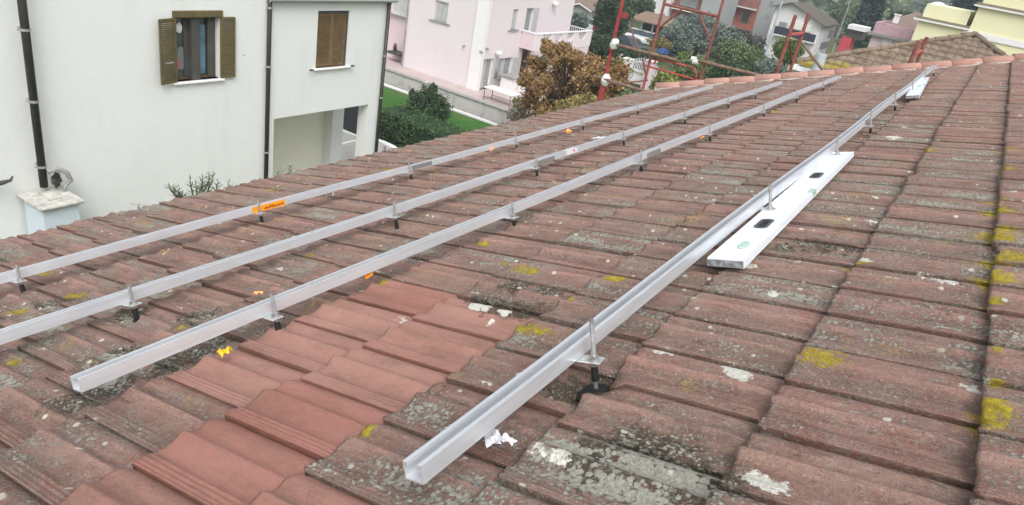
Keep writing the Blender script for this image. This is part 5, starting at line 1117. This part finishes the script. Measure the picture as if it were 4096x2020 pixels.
# white gate with its pillars and garden wall, lamp post, tarpaulin
GTX = 50.0
gt = empty('garden_gate', P(*z4(830, 760), x=GTX), 'white arched metal gate with pointed bars behind the autumn tree', 'gate'); gz = 0
ga, gb_ = P(*z4(705, 700), x=GTX), P(*z4(985, 690), x=GTX)
b = MB(); n = 16
for k in range(n+1):
    y_ = ga.y+(gb_.y-ga.y)*k/n; arch = .28*math.sin(math.pi*k/n); zt3 = P(*z4(830, 640), x=GTX).z+arch-.1; bq = MB(); bq.tube((GTX, y_, .1), (GTX, y_, zt3), .03, .03, 6); bq.tube((GTX, y_, zt3), (GTX, y_, zt3+.18), .03, .004, 6); bq.build('gate_bar', M['whitemetal'], gt)
zt3 = P(*z4(830, 640), x=GTX).z
b.path([(GTX, ga.y+(gb_.y-ga.y)*k/n, zt3-.25+.28*math.sin(math.pi*k/n)) for k in range(n+1)], .035, 6); b.box((GTX-.04, min(ga.y, gb_.y), zt3-.75), (GTX+.04, max(ga.y, gb_.y), zt3-.62)); b.box((GTX-.04, min(ga.y, gb_.y), .1), (GTX+.04, max(ga.y, gb_.y), zt3-1.0)); b.build('gate_frame', M['whitemetal'], gt)
for (xx, mat_) in ((665, M['whitepaint']), (905, M['pink2'])):
    q = P(*z4(xx, 700), x=GTX-.6); tp_ = P(*z4(xx+20, 600 if xx < 700 else 625), x=GTX-.6); o = MB(); o.bev((q.x-.25, q.y-.3, 0), (q.x+.25, q.y+.3, tp_.z-.1), .02); o.bev((q.x-.32, q.y-.37, tp_.z-.1), (q.x+.32, q.y+.37, tp_.z+.0), .02); tag(o.build('gate_pillar', mat_, None, (q.x, q.y, 0)), 'white gate pillar at the left side of the arched gate' if xx < 700 else 'pinkish gate pillar in front of the arched gate', 'pillar', None)
gw2 = MB(); qw = P(*z4(640, 800), x=GTX-1); gw2.box((GTX-1.2, qw.y, 0), (GTX-1, qw.y+5, .9)); tag(gw2.build('garden_wall', M['whitepaint'], None, (GTX-1, qw.y, 0)), 'white low garden wall beside the arched gate', 'garden wall')
qw0, qw1 = P(*z4(560, 510), x=60), P(*z4(760, 535), x=60); b = MB(); b.box((60, min(qw0.y, qw1.y), -1), (60.3, max(qw0.y, qw1.y), qw0.z)); tag(b.build('garden_wall', M['whitepaint'], None, (60, qw0.y, -1)), 'thin white topped wall behind the leftmost red post', 'garden wall')
ql = P(*z4(2100, 530), x=66); lt = P(*z4(2250, -40), x=66); lmp = empty('lamp_post', (ql.x, ql.y, -2), 'tall thin pale grey lamp post left of the white gabled house', 'lamp post')
b = MB(); b.tube((ql.x, ql.y, -2), (ql.x, ql.y, 10.5), .11, .07, 10); b.build('pole', M['lampgrey'], lmp)
b = MB(); b.path([(ql.x, ql.y, 10.4), (ql.x-.3, ql.y-.6, 10.9), (ql.x-.6, ql.y-1.5, 11)], .05, 6); b.box((ql.x-.75, ql.y-2.0, 10.92), (ql.x-.5, ql.y-1.4, 11.05)); b.build('lamp_head', M['lampgrey'], lmp)
q2 = P(*z5(925, 60), x=150); b = MB(); b.tube((q2.x, q2.y, -4), (q2.x, q2.y, 12.5), .07, .05, 10); b.box((q2.x-.2, q2.y-.9, 12.3), (q2.x+.1, q2.y+.2, 12.45)); tag(b.build('lamp_post', M['lampgrey'], None, (q2.x, q2.y, -4)), 'distant thin pale lamp post above the roof of the white gabled house', 'lamp post')
qt = P(*z4(1040, 535), x=60); b = MB(); b.lump((qt.x, qt.y, qt.z), (.55, .5, .25), 5, (10, 7), .5); tag(b.build('tarpaulin', M['tarp'], None, (qt.x, qt.y, qt.z-.3)), 'small heap under a blue tarpaulin on the grass', 'tarpaulin')
# ================================================================== trees further off
T = tree
T('leafy_tree', 'dense dark green tree behind the leftmost red scaffold post', 'tree', 'garden trees beyond the roof', 2452, -30, 150, 84, 70, M['lf_dark'], .13, 700, 26, 31)
T('leafy_tree', 'dark round tree just left of the white and grey block', 'tree', 'garden trees beyond the roof', 2580, -5, 62, 44, 100, M['lf_dark'], .18, 420, 16, 32)
T('leafy_tree', 'dark tree behind the white apartment block, cut by the top of the photo', 'tree', 'garden trees beyond the roof', 2545, -30, 40, 40, 108, M['lf_mid'], .2, 300, 12, 33)
T('olive_tree', 'large grey green tree right of the wide red frame, below the red building', 'tree', 'grey green trees', 2800, 58, 200, 118, 78, M['lf_olive'], .13, 800, 32, 34)
T('olive_tree', 'grey green tree in the middle of the wide red frame', 'tree', 'grey green trees', 2700, 92, 235, 75, 68, M['lf_olive'], .11, 700, 22, 35)
T('olive_tree', 'darker grey green tree close behind the right post of the wide red frame', 'tree', 'grey green trees', 2900, 110, 260, 95, 62, M['lf_olive'], .10, 700, 24, 36)
T('olive_tree', 'grey brown bare looking tree below the grey side of the red building', 'tree', 'grey green trees', 2995, 130, 260, 70, 74, mk_leaf('grey_brown_twigs', (.06, .06, .05), (.12, .12, .10), (.19, .19, .16)), .12, 600, 20, 37)
T('olive_tree', 'small grey green tree in front of the pale cottage', 'tree', 'grey green trees', 2320, 52, 118, 42, 76, M['lf_olive'], .13, 420, 14, 38)
T('leafy_tree', 'green bush like tree under the balcony corner of the pink house', 'tree', 'garden trees beyond the roof', 2420, 140, 235, 75, 55, M['lf_dark'], .10, 700, 22, 39)
T('leafy_tree', 'mid green tree behind the white arched gate', 'tree', 'garden trees beyond the roof', 2560, 195, 262, 80, 58, M['lf_dark'], .10, 560, 20, 40)
T('leafy_tree', 'mid green tree left of the thin pale lamp post', 'tree', 'garden trees beyond the roof', 2950, 165, 300, 110, 52, M['lf_mid'], .09, 900, 30, 41)
T('leafy_tree', 'bright green tree in front of the white gabled house', 'tree', 'garden trees beyond the roof', 3155, 152, 250, 60, 60, M['lf_bright'], .10, 800, 22, 42)
shrub('shrub', 'green shrub between the hoop and the salmon verge tiles', 'shrub', None, 2790, 225, 345, 110, 40, M['lf_mid'], .08, 800, 22, 43)
shrub('shrub', 'dark green shrub right of the hoop above the salmon verge tiles', 'shrub', None, 2930, 240, 350, 90, 38, M['lf_dark'], .07, 700, 20, 44)
shrub('shrub', 'grey green shrub under the narrow red scaffold frame', 'shrub', None, 3080, 225, 330, 70, 42, M['lf_olive'], .08, 560, 16, 45)
shrub('shrub', 'yellow green tuft beside the hoop', 'shrub', None, 2740, 210, 262, 40, 46, M['lf_bright'], .08, 300, 10, 46)
shrub('shrub', 'olive green shrub in the middle of the wide red frame', 'shrub', None, 2640, 150, 190, 60, 64, M['lf_autumn2'], .10, 260, 12, 47)
T('conifer', 'tall dark blue green conifer right of the white gabled house', 'tree', None, 3482, -95, 200, 72, 125, M['lf_conifer'], .26, 620, 26, 50, cone=True)
T('leafy_tree', 'round dark green tree behind the white chimney', 'tree', 'garden trees beyond the roof', 3612, 46, 110, 52, 118, M['lf_dark'], .22, 420, 16, 51)
T('leafy_tree', 'dark tree left of the taller yellow building', 'tree', 'garden trees beyond the roof', 3868, -30, 95, 56, 110, M['lf_conifer'], .22, 600, 20, 52)
T('leafy_tree', 'light green trees on the slope right of the gabled roof', 'tree', 'garden trees beyond the roof', 3370, 20, 80, 52, 190, M['lf_mid'], .4, 300, 14, 53)
T('leafy_tree', 'dark low tree below the tall conifer', 'tree', 'garden trees beyond the roof', 3462, 120, 190, 46, 112, M['lf_dark'], .2, 400, 14, 54)
# scattered woods and hedgerows in the plain: too many and too small to tell apart
def wood(name, label, n, x0, x1, y0, y1, mat, sz, seed):
    g5 = random.Random(seed); cs = []; rs = []
    for _ in range(n):
        x = g5.uniform(x0, x1); y = g5.uniform(y0, y1); zz_ = max(-4.0, float(hillf(np.array(float(x)), np.array(float(y))))); r_ = g5.uniform(.6, 1.3)*sz; cs.append((x, y, zz_+r_*.6)); rs.append((r_*1.3, r_*1.3, r_))
    o = foliage(name, mat, cs, rs, 60, sz*.30, None, (x0, y0, 0), seed); o.location = (x0, y0, 0); tag(o, label, 'woodland', None, 'stuff'); return o
wood('woodland', 'dull green scattered trees in the plain behind the houses', 260, 200, 520, -60, 150, M['lf_mid'], 5.5, 71)
wood('woodland', 'dark distant hedgerows and woods below the hills', 420, 480, 1100, -180, 330, M['lf_olive'], 9, 72)
f0 = P(3690, 25, z=-3.9); tag(sheet('field', M['field'], [(230, 12), (420, 10), (470, 75), (260, 62)], -3.96), kind='structure')
# ------------------------------------------------------------------ air
bm = MB(); bm.box((-80, -1600, -6), (5200, 4200, 260)); hz = bm.build('haze', None, None, (0, 0, -6)); tag(hz, 'thin pale haze over the plain and hills', 'haze', None, 'stuff')
hm = bpy.data.materials.new('haze'); hm.use_nodes = True; hn = hm.node_tree; hn.nodes.clear(); pv = hn.nodes.new('ShaderNodeVolumePrincipled'); pv.inputs['Color'].default_value = (.86, .93, 1., 1); pv.inputs['Density'].default_value = .0014; pv.inputs['Anisotropy'].default_value = .3
ho = hn.nodes.new('ShaderNodeOutputMaterial'); hn.links.new(pv.outputs[0], ho.inputs['Volume']); hz.data.materials.append(hm)
